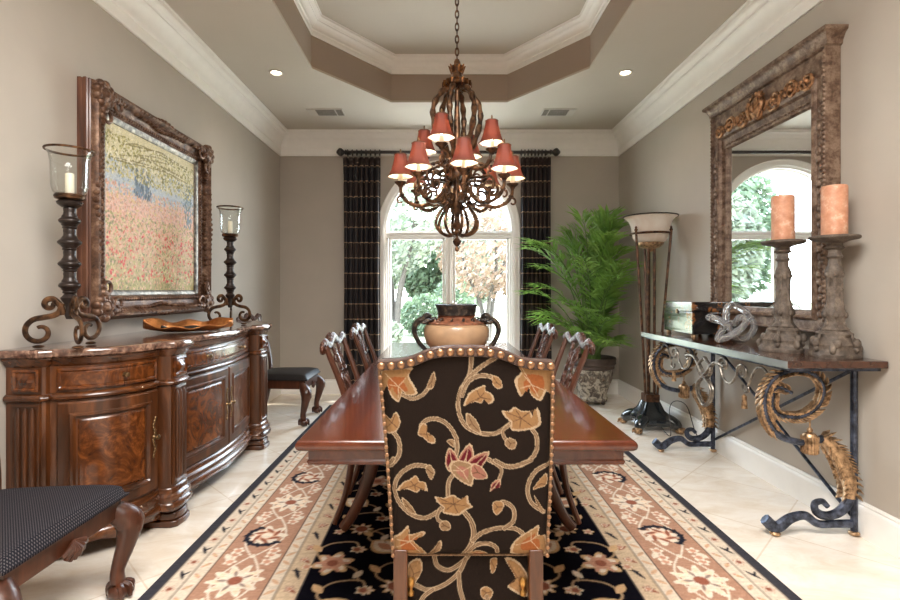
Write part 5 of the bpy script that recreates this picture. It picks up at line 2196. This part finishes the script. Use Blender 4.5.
# ------------------------------------------------------------------ palm in a clay pot
def make_palm():
    t = thing('potted_palm', 'tall green palm in a brown relief clay pot, right back corner', 'plant', (1.67, 5.56, 0))
    MB().lathe([(.14, .045), (.155, .05), (.165, .075), (.150, .095), (.160, .13), (.19, .24), (.215, .36), (.222, .40)], 36).build('pot', M['pot_relief'], t)
    MB().lathe([(.222, .395), (.235, .405), (.232, .43), (.242, .44), (.255, .455), (.25, .485), (.256, .50), (.25, .52), (.235, .522), (.225, .50), (.22, .46)], 36).build('pot_rim', M['pot_rim'], t)
    MB().lathe([(.226, .47), (.12, .482), (.0, .486)], 30).build('soil', M['soil'], t)
    rl = MB()
    for k in range(10):
        a = 2 * PI * k / 10
        rl.tube([((.195 + .02 * w / .1) * math.cos(a + u), (.195 + .02 * w / .1) * math.sin(a + u), .255 + w) for u, w in [(-.28, .10), (-.15, .03), (0, .0), (.15, .03), (.28, .10)]], [.008, .012, .014, .012, .008], 6)
        rl.sphere((.205 * math.cos(a), .205 * math.sin(a), .31), (.022, .022, .024), 8, 6)
    rl.build('pot_garland', M['terracotta'], t)
    for k in range(4):
        a = PI / 4 + k * PI / 2
        MB().sphere((.13 * math.cos(a), .13 * math.sin(a), .024), (.024, .024, .024), 10, 6).build('caster', M['rod'], t)
    MB().lathe([(.15, .040), (.16, .048), (.15, .054), (.0, .054)], 24).build('saucer', M['pot_rim'], t)
    g = random.Random(21)
    for k in range(54):
        inner = k < 20
        low = k >= 40
        az = k * 2.399963 + g.uniform(-.3, .3)
        r0 = g.uniform(.02, .10)
        bx, by = r0 * math.cos(az), r0 * math.sin(az)
        Hh = g.uniform(1.05, 1.50) if inner else (g.uniform(.22, .5) if low else g.uniform(.5, 1.15))
        out = g.uniform(.10, .34) if inner else g.uniform(.28, .55)
        ox, oy = math.cos(az) * out, math.sin(az) * out
        if k in (22, 24, 27, 30, 33):                    # long fronds arching out towards the room
            ox, oy, Hh = -.58 + g.uniform(0, .08), -.36 + g.uniform(-.1, .12), g.uniform(.75, 1.2)
        # fronds lean away from the two walls of the corner
        ox = max(min(ox - .03, .12 - bx), -.56)
        oy = max(min(oy - .04, .10 - by), -.52)
        pts = cat([(bx, by, .47), (bx + ox * .15, by + oy * .15, .47 + Hh * .42), (bx + ox * .45, by + oy * .45, .47 + Hh * .78), (bx + ox * .85, by + oy * .85, .47 + Hh * 1.0), (bx + ox * 1.2, by + oy * 1.2, .47 + Hh * 1.06)], 8)
        st = MB().tube(pts, [.008, .006, .004, .002], 6)
        fr = st.build('frond', M['palm_stem'], t)
        lf = MB()
        m_ = len(pts)
        i0 = int(m_ * .42)
        for i in range(i0, m_):
            if i % 3 == 1:
                continue
            p = pts[i]
            d = (pts[min(i + 1, m_ - 1)] - pts[i - 1]).normalized()
            sd = d.cross(Vector((.15, -.1, 1)))
            sd.normalize()
            upv = sd.cross(d).normalized()
            f = (i - i0) / (m_ - i0)
            L = (.17 + .13 * math.sin(PI * (.1 + .75 * f))) * g.uniform(.85, 1.15)
            for s in (-1, 1):
                dirv = (sd * s * (.95 - .5 * f) + d * (.75 + .4 * f) + upv * g.uniform(.0, .25)).normalized()
                mid = p + dirv * L * .45
                tip = p + dirv * L - Vector((0, 0, L * g.uniform(.10, .30)))
                for q in (mid, tip):
                    q.x = min(q.x, XR - 1.67 - .02)
                    q.y = min(q.y, 5.83 - 5.56)
                wv = dirv.cross(upv)
                wv = wv.normalized() * .0165
                lf.add([p, mid - wv, tip, mid + wv, mid + upv * -.006], [(0, 1, 4), (0, 4, 3), (1, 2, 4), (4, 2, 3)])
        lf.build('leaflets', M['palm'], fr, smooth=0)
    # loose young shoots at the foot
    sh = MB()
    for k in range(10):
        a = g.uniform(0, 2 * PI)
        sh.tube(cat([(.05 * math.cos(a), .05 * math.sin(a), .47), (.06 * math.cos(a), .06 * math.sin(a), .75), (.10 * math.cos(a), .10 * math.sin(a), 1.0)], 4), [.011, .009, .006], 7)
    sh.build('canes', M['palm_stem'], t)


make_palm()


# ------------------------------------------------------------------ floor lamp
def make_torchiere():
    cx, cy = 1.90, 4.56
    t = thing('torchiere_floor_lamp', 'bronze floor lamp with alabaster bowl and clawed black base, right of the palm', 'floor lamp', (cx, cy, 0))
    mb = MB()
    prof = [(.165, .05), (.172, .11), (.140, .15), (.105, .18), (.085, .225), (.074, .25)]
    vs = []
    fs = []
    for r, z in prof:
        for a in range(16):
            an = 2 * PI * a / 16
            rr = r * (1 + .22 * math.cos(4 * (an - PI / 4)))
            vs.append((rr * math.cos(an), rr * math.sin(an), z))
    m_ = len(prof)
    fs = [(k * 16 + i, k * 16 + (i + 1) % 16, (k + 1) * 16 + (i + 1) % 16, (k + 1) * 16 + i) for k in range(m_ - 1) for i in range(16)]
    fs += [tuple(range(15, -1, -1)), tuple((m_ - 1) * 16 + i for i in range(16))]
    mb.add(vs, fs)
    mb.build('base', M['marble_black'], t, smooth=40)
    for k in range(4):
        a = PI / 4 + k * PI / 2
        c, s = math.cos(a), math.sin(a)
        lg = MB().tube(cat([(.10 * c, .10 * s, .10), (.17 * c, .17 * s, .095), (.225 * c, .225 * s, .070), (.245 * c, .245 * s, .04)], 5), [.062, .058, .05, .036], 10).build('leg', M['marble_black'], t)
        pw = MB().sphere((.258 * c, .258 * s, .027), (.040, .040, .030), 12, 8)
        for q in (-.6, -.2, .2, .6):
            pw.tube([(.245 * c - .05 * math.sin(q) * s * .6, .245 * s + .05 * math.sin(q) * c * .6, .05), (.285 * c - .06 * math.sin(q) * s, .285 * s + .06 * math.sin(q) * c, .038), (.292 * c - .066 * math.sin(q) * s, .292 * s + .066 * math.sin(q) * c, .010)], [.010, .011, .006], 6)
        pw.build('paw_foot', M['gilt'], lg)
    MB().prism([(.062, .062), (-.062, .062), (-.062, -.062), (.062, -.062)], .245, .315).build('pedestal', M['pole_bronze'], t, bevel=.006)
    for dx, dy in ((-.028, -.02), (.028, -.02), (.0, .03)):
        MB().tube([(dx, dy, .24), (dx, dy, 1.64)], .0125, 10).build('pole', M['pole_bronze'], t)
    for k in range(3):
        a = math.radians((205, -35, 85)[k])
        c, s = math.cos(a), math.sin(a)
        rod = MB().tube([(.055 * c, .055 * s, .235), (.11 * c, .11 * s, 1.0), (.176 * c, .176 * s, 1.79)], .0115, 8).build('outer_rod', M['pole_bronze'], t)
        MB().lathe([(.0, 0), (.012, .004), (.016, .016), (.008, .028), (.012, .036), (.0, .05)], 12, (.176 * c, .176 * s, 1.785)).build('finial', M['pole_bronze'], rod)
    MB().tube([(.172 * math.cos(a), .172 * math.sin(a), 1.77) for a in [2 * PI * i / 36 for i in range(36)]], .010, 8, closed=True).build('ring', M['pole_bronze'], t)
    MB().lathe([(.0, 1.605), (.02, 1.61), (.03, 1.63), (.085, 1.65), (.110, 1.67), (.116, 1.69), (.0, 1.687)], 28).build('cup', M['gilt'], t)
    MB().shell([(.085, 1.688), (.128, 1.70), (.150, 1.735), (.160, 1.78), (.166, 1.83), (.182, 1.88), (.212, 1.915), (.234, 1.926)], 40, th=.006).build('glass_bowl', M['alabaster'], t, smooth=60)
    MB().tube([(.233 * math.cos(a), .233 * math.sin(a), 1.928) for a in [2 * PI * i / 40 for i in range(40)]], .006, 8, closed=True).build('bowl_rim', M['darkmetal'], t)
    MB().tube(cat([(.03, -.12, .06), (.06, -.27, .008), (.02, -.34, .25), (.05, -.38, .33), (.12, -.43, .30), (.16, -.48, .12), (.19, -.52, .02)], 8), .0035, 6).build('power_cord', M['rod'], t)


M['pole_bronze'] = two_metal('lamp_bronze', srgb(58, 40, 30), srgb(120, 84, 60), 22, .4, .7, .4, .6, .2)
make_torchiere()


# ------------------------------------------------------------------ mirror on the right wall
def make_mirror():
    y0, y1, z0, z1 = 2.69, 3.84, 1.02, 2.59
    t = thing('wall_mirror', 'large mirror in weathered bronze frame with gilt scroll frieze on right wall', 'mirror', (XR, (y0 + y1) / 2, 0))
    hy = (y1 - y0) / 2
    gy0, gy1, gz0, gz1 = -hy + .155, hy - .155, 1.145, 2.29
    fo = [(-hy, z0), (hy, z0), (hy, z1), (-hy, z1)]
    fi = [(gy0, gz0), (gy1, gz0), (gy1, gz1), (gy0, gz1)]

    def ring(ks):
        """ks: (fraction from outer to inner edge, stand-off from the wall)"""
        mb = MB()
        vs = []
        for k, h in ks:
            vs += [(-h, a[0] + (b[0] - a[0]) * k, a[1] + (b[1] - a[1]) * k) for a, b in zip(fo, fi)]
        n = len(ks)
        mb.add(vs, [(k * 4 + i, k * 4 + 4 + i, k * 4 + 4 + (i + 1) % 4, k * 4 + (i + 1) % 4) for k in range(n - 1) for i in range(4)])
        return mb
    fr = ring([(0, .003), (0, .075), (.02, .085), (.07, .085), (.09, .070), (.52, .070), (.55, .082), (.64, .088), (.70, .082), (.74, .062), (.90, .052), (.96, .052), (1.0, .030)]).build('frame', M['weathered'], t, smooth=25)
    MB().box(-.034, -.028, gy0 - .002, gy1 + .002, gz0 - .002, gz1 + .002).build('mirror_glass', M['mirror'], t, smooth=0)
    # rope and bead mouldings
    for k, (ya, za, yb, zb) in enumerate(((-hy + .012, z0, -hy + .012, z1), (hy - .012, z0, hy - .012, z1))):
        mb = MB()
        z = z0 + .02
        while z < z1 - .02:
            mb.sphere((-.084, ya, z), (.010, .011, .013), 8, 5)
            z += .026
        mb.build('bead_row', M['weathered'], fr)
    for (a, b) in (((gy0, gz0), (gy1, gz0)), ((gy1, gz0), (gy1, gz1)), ((gy1, gz1), (gy0, gz1)), ((gy0, gz1), (gy0, gz0))):
        mb = MB()
        L = math.hypot(b[0] - a[0], b[1] - a[1])
        ux, uz = (b[0] - a[0]) / L, (b[1] - a[1]) / L
        nn = int(L / .03)
        for q in range(nn):
            s = (q + .5) * L / nn
            mb.sphere((-.056, a[0] + ux * s + uz * .034, a[1] + uz * s - ux * .034), (.010, .012 if abs(ux) > .5 else .008, .012 if abs(uz) > .5 else .008), 8, 5)
        mb.build('inner_bead', M['weathered'], fr)
    # flower drops carved on the stiles
    for sy in (-1, 1):
        mb = MB()
        for q in range(26):
            z = 1.12 + q * .045
            y = sy * (hy - .055)
            mb.sphere((-.074, y + .010 * math.sin(q * 1.7), z), (.012, .016, .022), 8, 5)
        mb.build('stile_carving', M['weathered'], fr)
    # cornice
    cp = [(.075, z1 - .02), (.088, z1 - .012), (.090, z1 + .005), (.096, z1 + .016), (.106, z1 + .036), (.118, z1 + .046), (.124, z1 + .050), (.126, z1 + .068), (.118, z1 + .074), (.003, z1 + .074)]
    mb = MB()
    vs = []
    for h, z in cp:
        e = hy + (h - .075)
        vs += [(-.001, -e, z), (-h, -e, z), (-h, e, z), (-.001, e, z)]
    n = len(cp)
    mb.add(vs, [(k * 4 + i, k * 4 + 4 + i, k * 4 + 5 + i, k * 4 + 1 + i) for k in range(n - 1) for i in range(3)] + [(0, 1, 2, 3)])
    fix_normals(mb.build('cornice', M['weathered'], t, smooth=25))
    # gilt frieze: central mask with scrolls both ways
    zc = 2.445
    mk = MB().sphere((-.082, 0, zc), (.045, .062, .085), 16, 10)
    mk.sphere((-.122, 0, zc - .005), (.020, .014, .030), 10, 6)
    for s in (-1, 1):
        mk.sphere((-.112, s * .022, zc + .022), (.012, .013, .009), 8, 6)
        mk.sphere((-.108, s * .026, zc - .02), (.018, .018, .020), 8, 6)
        mk.tube([(-.110, s * (.05 + .02 * math.sin(q)), zc + .05 - .03 * q) for q in range(5)], [.014, .018, .016, .012, .008], 7)
    mk.sphere((-.112, 0, zc - .042), (.012, .020, .007), 8, 6)
    for q in range(7):
        a = PI * (q + .5) / 7
        mk.tube([(-.095, .05 * math.cos(a), zc + .05 + .03 * math.sin(a)), (-.10, .085 * math.cos(a), zc + .05 + .055 * math.sin(a))], [.014, .006], 6)
    mk.build('frieze_mask', M['frieze_gilt'], t)
    for s in (-1, 1):
        for q, (dy, r) in enumerate(((.165, .070), (.315, .062), (.445, .054))):
            mb = MB()
            fl = 1 if q % 2 else -1
            mb.tube([(-.088, s * (dy + u), zc - .01 + fl * v) for u, v in spiral((0, 0), r, .010, 200, -340, 30)], [.012, .009], 8)
            mb.sphere((-.090, s * dy, zc - .01), (.020, .016, .016), 10, 6)
            for w in range(6):
                a = w * PI / 3
                mb.sphere((-.084, s * dy + .030 * math.cos(a), zc - .01 + .030 * math.sin(a)), (.014, .011, .011), 8, 5)
            mb.tube(cat([(-.082, s * (dy - r * .9), zc - .01 - fl * .02), (-.086, s * (dy - r * 1.4), zc - .01 + fl * .025), (-.082, s * (dy - r * 1.9), zc)], 4), [.012, .012, .006], 7)
            mb.build('frieze_scroll', M['frieze_gilt'], t)


make_mirror()


# ------------------------------------------------------------------ iron console table
def make_console():
    y0, y1 = 2.395, 4.14
    xf, xb = 1.655, 2.14
    zt = .913
    t = thing('console_table', 'narrow console with dark wood top and blue black iron scroll legs, under mirror', 'console table', (0, 0, 0))
    MB().box(xf, xb, y0, y1, .878, zt).build('tabletop', M['console_wood'], t, bevel=.004)
    MB().box(xf + .02, xb - .02, y0 + .02, y1 - .02, .862, .8785).build('sub_frame', M['iron'], t)
    # front strip: window reflection on the wood edge put into its pale colour
    MB().box(xf - .004, xf + .001, y0, y1, .876, .9125).build('edge_reflection', M['edge'], t)

    def leaf_run(path, step=.022, L=.055, w=.016, spread=.32):
        mb = MB()
        P = [Vector(p) for p in path]
        acc = 0
        for i in range(1, len(P)):
            acc += (P[i] - P[i - 1]).length
            if acc < step:
                continue
            acc = 0
            d = (P[i] - P[i - 1]).normalized()
            nrm = d.cross(Vector((0, 1, 0))).normalized()
            for sgn in (-1, 1):
                for ty in (-.5, .5):
                    dr = (d * .8 + nrm * sgn * spread + Vector((0, ty * .5, 0))).normalized()
                    b = P[i] + nrm * sgn * .012 + Vector((0, ty * .018, 0))
                    mb.tube([b - dr * .008, b + dr * L * .45 + nrm * sgn * .004, b + dr * L], [w * .7, w, .002], 6, flat=(.45, 1), ref=nrm)
        return mb

    def leg(yc, xp, k):
        s = 1 / 192.0

        def T(p):
            """leg outline read in the plane of the leg: (across, height)"""
            px, py = 740 + p[0] / 3.158, 350 + p[1] / 3.158
            return (xp + (px - 853) * s * 1.0, yc, .012 + (532 - py) * s)
        post = MB().tube([(xp, yc, .018), (xp, yc, .866)], .016, 8, square=False).build('post', M['iron'], t)
        MB().sphere((xp, yc, .014), (.026, .026, .0135), 14, 8).build('foot', M['gilt'], post)
        sc = [(150, 118), (165, 140), (120, 122), (104, 150), (104, 185), (128, 208), (190, 212), (240, 182), (260, 130), (238, 88), (185, 70), (128, 80), (92, 112), (76, 160), (86, 220), (125, 272), (185, 292), (235, 292)]
        sp_ = cat([T(p) for p in sc[1:]], 6)
        big = MB().tube(sp_, [.009, .013, .015, .017, .017], 8).build('scroll', M['iron'], t)
        a = [p for p in sp_]
        leaf_run(a[:int(len(a) * .86)], .016, .040, .012).build('acanthus_leaves', M['gilt'], big)
        lo = cat([T(p) for p in [(232, 292), (262, 284), (300, 322), (328, 378), (342, 430), (336, 480), (305, 512), (265, 520), (238, 505), (236, 482), (258, 476), (276, 492)]], 6)
        sheath = MB().tube(lo[3:int(len(lo) * .44)], [.010, .026, .032, .030, .024], 10, flat=(1, 1.3), ref=(0, 1, 0))
        br = MB().tube(lo, [.014, .019, .022, .018, .014, .010], 8, flat=(1, 1.3), ref=(0, 1, 0)).build('lower_scroll', M['iron'], t)
        lr = leaf_run(lo[4:int(len(lo) * .42)], .016, .058, .017, .85)
        lr.add(sheath.v, sheath.f)
        lr.build('acanthus_leaves', M['gilt'], br)
        MB().tube(cat([T((348, 545)), T((300, 545)), T((245, 545)), T((205, 520)), T((160, 528)), T((115, 556)), T((80, 530))], 6), [.016, .015, .014, .018, .022, .020], 8, flat=(1, 1.4), ref=(0, 1, 0)).build('foot_bar', M['iron'], t)
        f = T((112, 572))
        MB().sphere((f[0], yc, .014), (.026, .026, .0135), 14, 8).build('foot', M['gilt'], t)
        # tassel
        q = T((220, 228))
        ts = MB().lathe([(.0, .0), (.034, .002), (.037, .05), (.033, .095), (.024, .105), (.0, .108)], 14, (q[0], yc, q[2] - .165))
        for i in range(16):
            an = 2 * PI * i / 16
            ts.tube([(q[0] + .035 * math.cos(an), yc + .035 * math.sin(an), q[2] - .158), (q[0] + .036 * math.cos(an), yc + .036 * math.sin(an), q[2] - .075)], .005, 5)
        ts.sphere((q[0], yc, q[2] - .045), (.014, .014, .016), 10, 6)
        ts.tube([(q[0], yc, q[2] - .05), (q[0], yc, q[2] + .02)], .004, 6)
        ts.build('tassel', M['gilt'], t)
    leg(2.555, 2.105, 0)
    leg(3.885, 2.105, 1)
    for (za, zb) in ((.10, .855), (.855, .10)):
        MB().tube([(2.108 + (.012 if za > .5 else -.010), 2.56, za), (2.108 + (.012 if za > .5 else -.010), 3.88, zb)], .0095, 8).build('cross_brace', M['iron'], t)
    # hanging ironwork under the front edge: interlaced knot with scrolls both ways
    X = 1.69
    yc = 3.22

    def F(u, w):
        return (X, yc + u * 1.06, .862 + w)
    kn = MB()
    kw, kh = 1.32, 1.12
    for s in (-1, 1):
        p = [(s * -.17, -.05), (s * -.09, -.045), (s * -.02, -.12), (s * .06, -.20), (s * .045, -.27), (0, -.31), (s * -.045, -.27), (s * -.06, -.20), (s * .02, -.12), (s * .09, -.05), (s * .17, -.055)]
        kn.tube([(X + s * .008, a[1], a[2]) for a in [F(u * kw, w * kh) for u, w in cat2(p, 6)]], .0085, 7)
        p = [(s * .0, -.035), (s * -.06, -.09), (s * .0, -.155), (s * .055, -.10), (s * .0, -.035)]
        kn.tube([(X - s * .006, a[1], a[2]) for a in [F(u * kw, w * kh) for u, w in cat2(p, 6)]], .008, 7)
    kn.build('knot_ornament', M['pewter'], t)
    for s in (-1, 1):
        mb = MB()
        p = [(.16, -.06)] + spiral((.20, -.06), .05, .014, 240, -180, 18)[::-1][::1]
        mb.tube([F(s * u, w) for u, w in spiral((.205, -.055), .048, .012, 190, -250, 22)], [.008, .006], 7)
        p = cat2([(.16, -.05), (.20, -.13), (.27, -.155), (.33, -.10)] + spiral((.385, -.07), .050, .012, 190, -200, 18), 4)
        mb.tube([F(s * u, w) for u, w in p], .0075, 7)
        p = cat2(spiral((.42, -.15), .035, .012, -200, 40, 12) + [(.455, -.10), (.50, -.03), (.56, -.02), (.60, -.06)], 4)
        mb.tube([F(s * u, w) for u, w in p], .0065, 7)
        o = mb.build('side_scroll', M['pewter'], t)
        ts = MB().lathe([(.0, -.10), (.018, -.098), (.012, -.05), (.014, -.03), (.004, -.02), (.0, -.018)], 10, F(s * .40, -.17))
        ts.build('small_tassel', M['gilt'], o)


M['edge'] = plain('edge_reflection_tone', srgb(138, 146, 146), .25, .3, coat=.5, var=.08)
M['console_wood'] = wood('console_walnut', srgb(36, 19, 13), srgb(66, 38, 26), srgb(92, 56, 38), 'Y', 9, .22, .6, .1)
make_console()
CZ = .9135


# carved candlesticks and their candles
def make_candlestick(label, group):
    t = thing('carved_candlestick', label, 'candlestick', (0, 0, 0), 0, group)
    # three-sided carved foot
    def tri(a, z):
        return 1 + .11 * math.cos(3 * a + .6) * (1 if z < .11 else .4 if z < .2 else 0)
    MB().lathe([(.106, 0), (.108, .018), (.097, .034), (.092, .050), (.096, .066), (.082, .088), (.074, .104), (.078, .12), (.064, .134)], 48, (0, 0, 0), tri).build('foot', M['carved'], t)
    MB().lathe([(.058, .130), (.062, .142), (.046, .158), (.040, .180), (.048, .205), (.052, .225), (.042, .250), (.033, .280), (.028, .320), (.036, .345), (.027, .370), (.027, .395), (.040, .425), (.036, .45), (.027, .475), (.026, .50), (.036, .512), (.028, .524), (.028, .545), (.044, .556), (.034, .566), (.034, .585)], 36, (0, 0, 0), lambda a, z: 1 + .05 * math.cos(5 * a + z * 30)).build('stem', M['carved'], t)
    for k in range(6):
        cv_ = MB()
        a = 2 * PI * k / 6
        c, s = math.cos(a), math.sin(a)
        for z, r, q in ((.075, .098, .024), (.165, .042, .014), (.215, .049, .016), (.255, .038, .012), (.42, .037, .013), (.345, .032, .009), (.045, .095, .018)):
            cv_.sphere((r * c * .97, r * s * .97, z), (q * .75, q * .75, q * 1.1), 8, 6)
        cv_.tube([(.096 * c, .096 * s, .04), (.075 * c, .075 * s, .11), (.038 * c, .038 * s, .17), (.044 * c, .044 * s, .22), (.029 * c, .029 * s, .30), (.029 * c, .029 * s, .35), (.033 * c, .033 * s, .42)], .007, 6)
        cv_.build('leaf_carving', M['carved'], t)
    for k in range(3):
        cv_ = MB()
        a = 2 * PI * k / 3 - .2
        c, s = math.cos(a), math.sin(a)
        cv_.tube([((.095 + u) * c, (.095 + u) * s, .040 + w) for u, w in spiral((0, 0), .022, .010, 60, -240, 12)], [.014, .010], 8)
        cv_.build('foot_scroll', M['carved'], t)
    MB().lathe([(.036, .58), (.060, .590), (.098, .598), (.108, .606), (.108, .614), (.100, .618), (.0, .618)], 36, (0, 0, 0), lambda a, z: 1 + .015 * math.cos(12 * a)).build('drip_plate', M['carved'], t)
    return t


GC = 'pair of carved candlesticks on the console'
k1 = make_candlestick('grey brown carved candlestick on the console, nearer the camera', GC)
k1.location = (2.005, 2.555, CZ)
dup(k1, (1.91, 2.80, CZ), .7, 'grey brown carved candlestick on the console, in front of the mirror', GC)
for (x, y), h, lb in (((2.005, 2.555), .255, 'thick mottled orange candle on the nearer carved candlestick'), ((1.91, 2.80), .25, 'thick mottled orange candle in front of the mirror glass')):
    c = thing('pillar_candle', lb, 'candle', (x, y, CZ + .6185), 0, 'orange pillar candles')
    MB().lathe([(.052, 0), (.056, .004), (.0565, h - .008), (.053, h - .001), (.046, h - .002), (.038, h - .012), (.0, h - .014)], 36, (0, 0, 0), lambda a, z: 1 + .01 * math.cos(3 * a + z * 20)).build('wax', M['wax_orange'], c)
    MB().tube([(0, 0, h - .014), (.002, 0, h + .002)], .0014, 5).build('wick', M['darkmetal'], c)


# lacquer box
def make_box():
    t = thing('lacquer_box', 'black lacquer box with gold decoration at the far end of the console', 'box', (1.965, 3.855, CZ))
    MB().box(-.15, .15, -.23, .23, .022, .18).build('body', M['lacquer'], t, bevel=.004)
    MB().box(-.154, .154, -.234, .234, .183, .258).build('lid', M['lacquer'], t, bevel=.006)
    MB().box(-.148, .148, -.228, .228, .179, .184).build('lid_seam', M['lacquer_plain'], t)
    for sx in (-1, 1):
        for sy in (-1, 1):
            MB().lathe([(.018, 0), (.020, .008), (.013, .023)], 12, (sx * .125, sy * .20, .0)).build('foot', M['gilt'], t)
    MB().box(-.158, -.153, -.015, .015, .165, .20).build('clasp', M['brass'], t, bevel=.002)


make_box()


# twisted clear glass knot
def make_knot():
    t = thing('glass_knot_sculpture', 'clear twisted glass knot lying on the console beside the box', 'sculpture', (1.895, 3.27, CZ), .35)
    pts = []
    for i in range(140):
        a = 2 * PI * i / 140
        r = .092 + .050 * math.cos(3 * a)
        x = r * math.cos(2 * a) * 1.28
        y = r * math.sin(2 * a) * .66
        z = .125 + .060 * math.sin(3 * a) + .060 * math.sin(2 * a + .5)
        pts.append((x, y, z))
    zmin = min(p[2] for p in pts)
    pts = [(x, y, z - zmin + .0235) for x, y, z in pts]
    MB().tube(pts, .021, 14, closed=True).build('glass_coil', M['crystal'], t, smooth=80)
    q = [(x * 1.0, y, z) for x, y, z in pts]
    mb = MB()
    for k in range(1):
        w = []
        for i, p in enumerate(q):
            a = 2 * PI * i / 140 * 14 + k * 2.1
            w.append((p[0] + .011 * math.cos(a), p[1] + .011 * math.cos(a) * .5, p[2] + .011 * math.sin(a)))
        mb.tube(w, .0022, 5, closed=True)
    mb.build('white_thread', M['lining'], t)


make_knot()
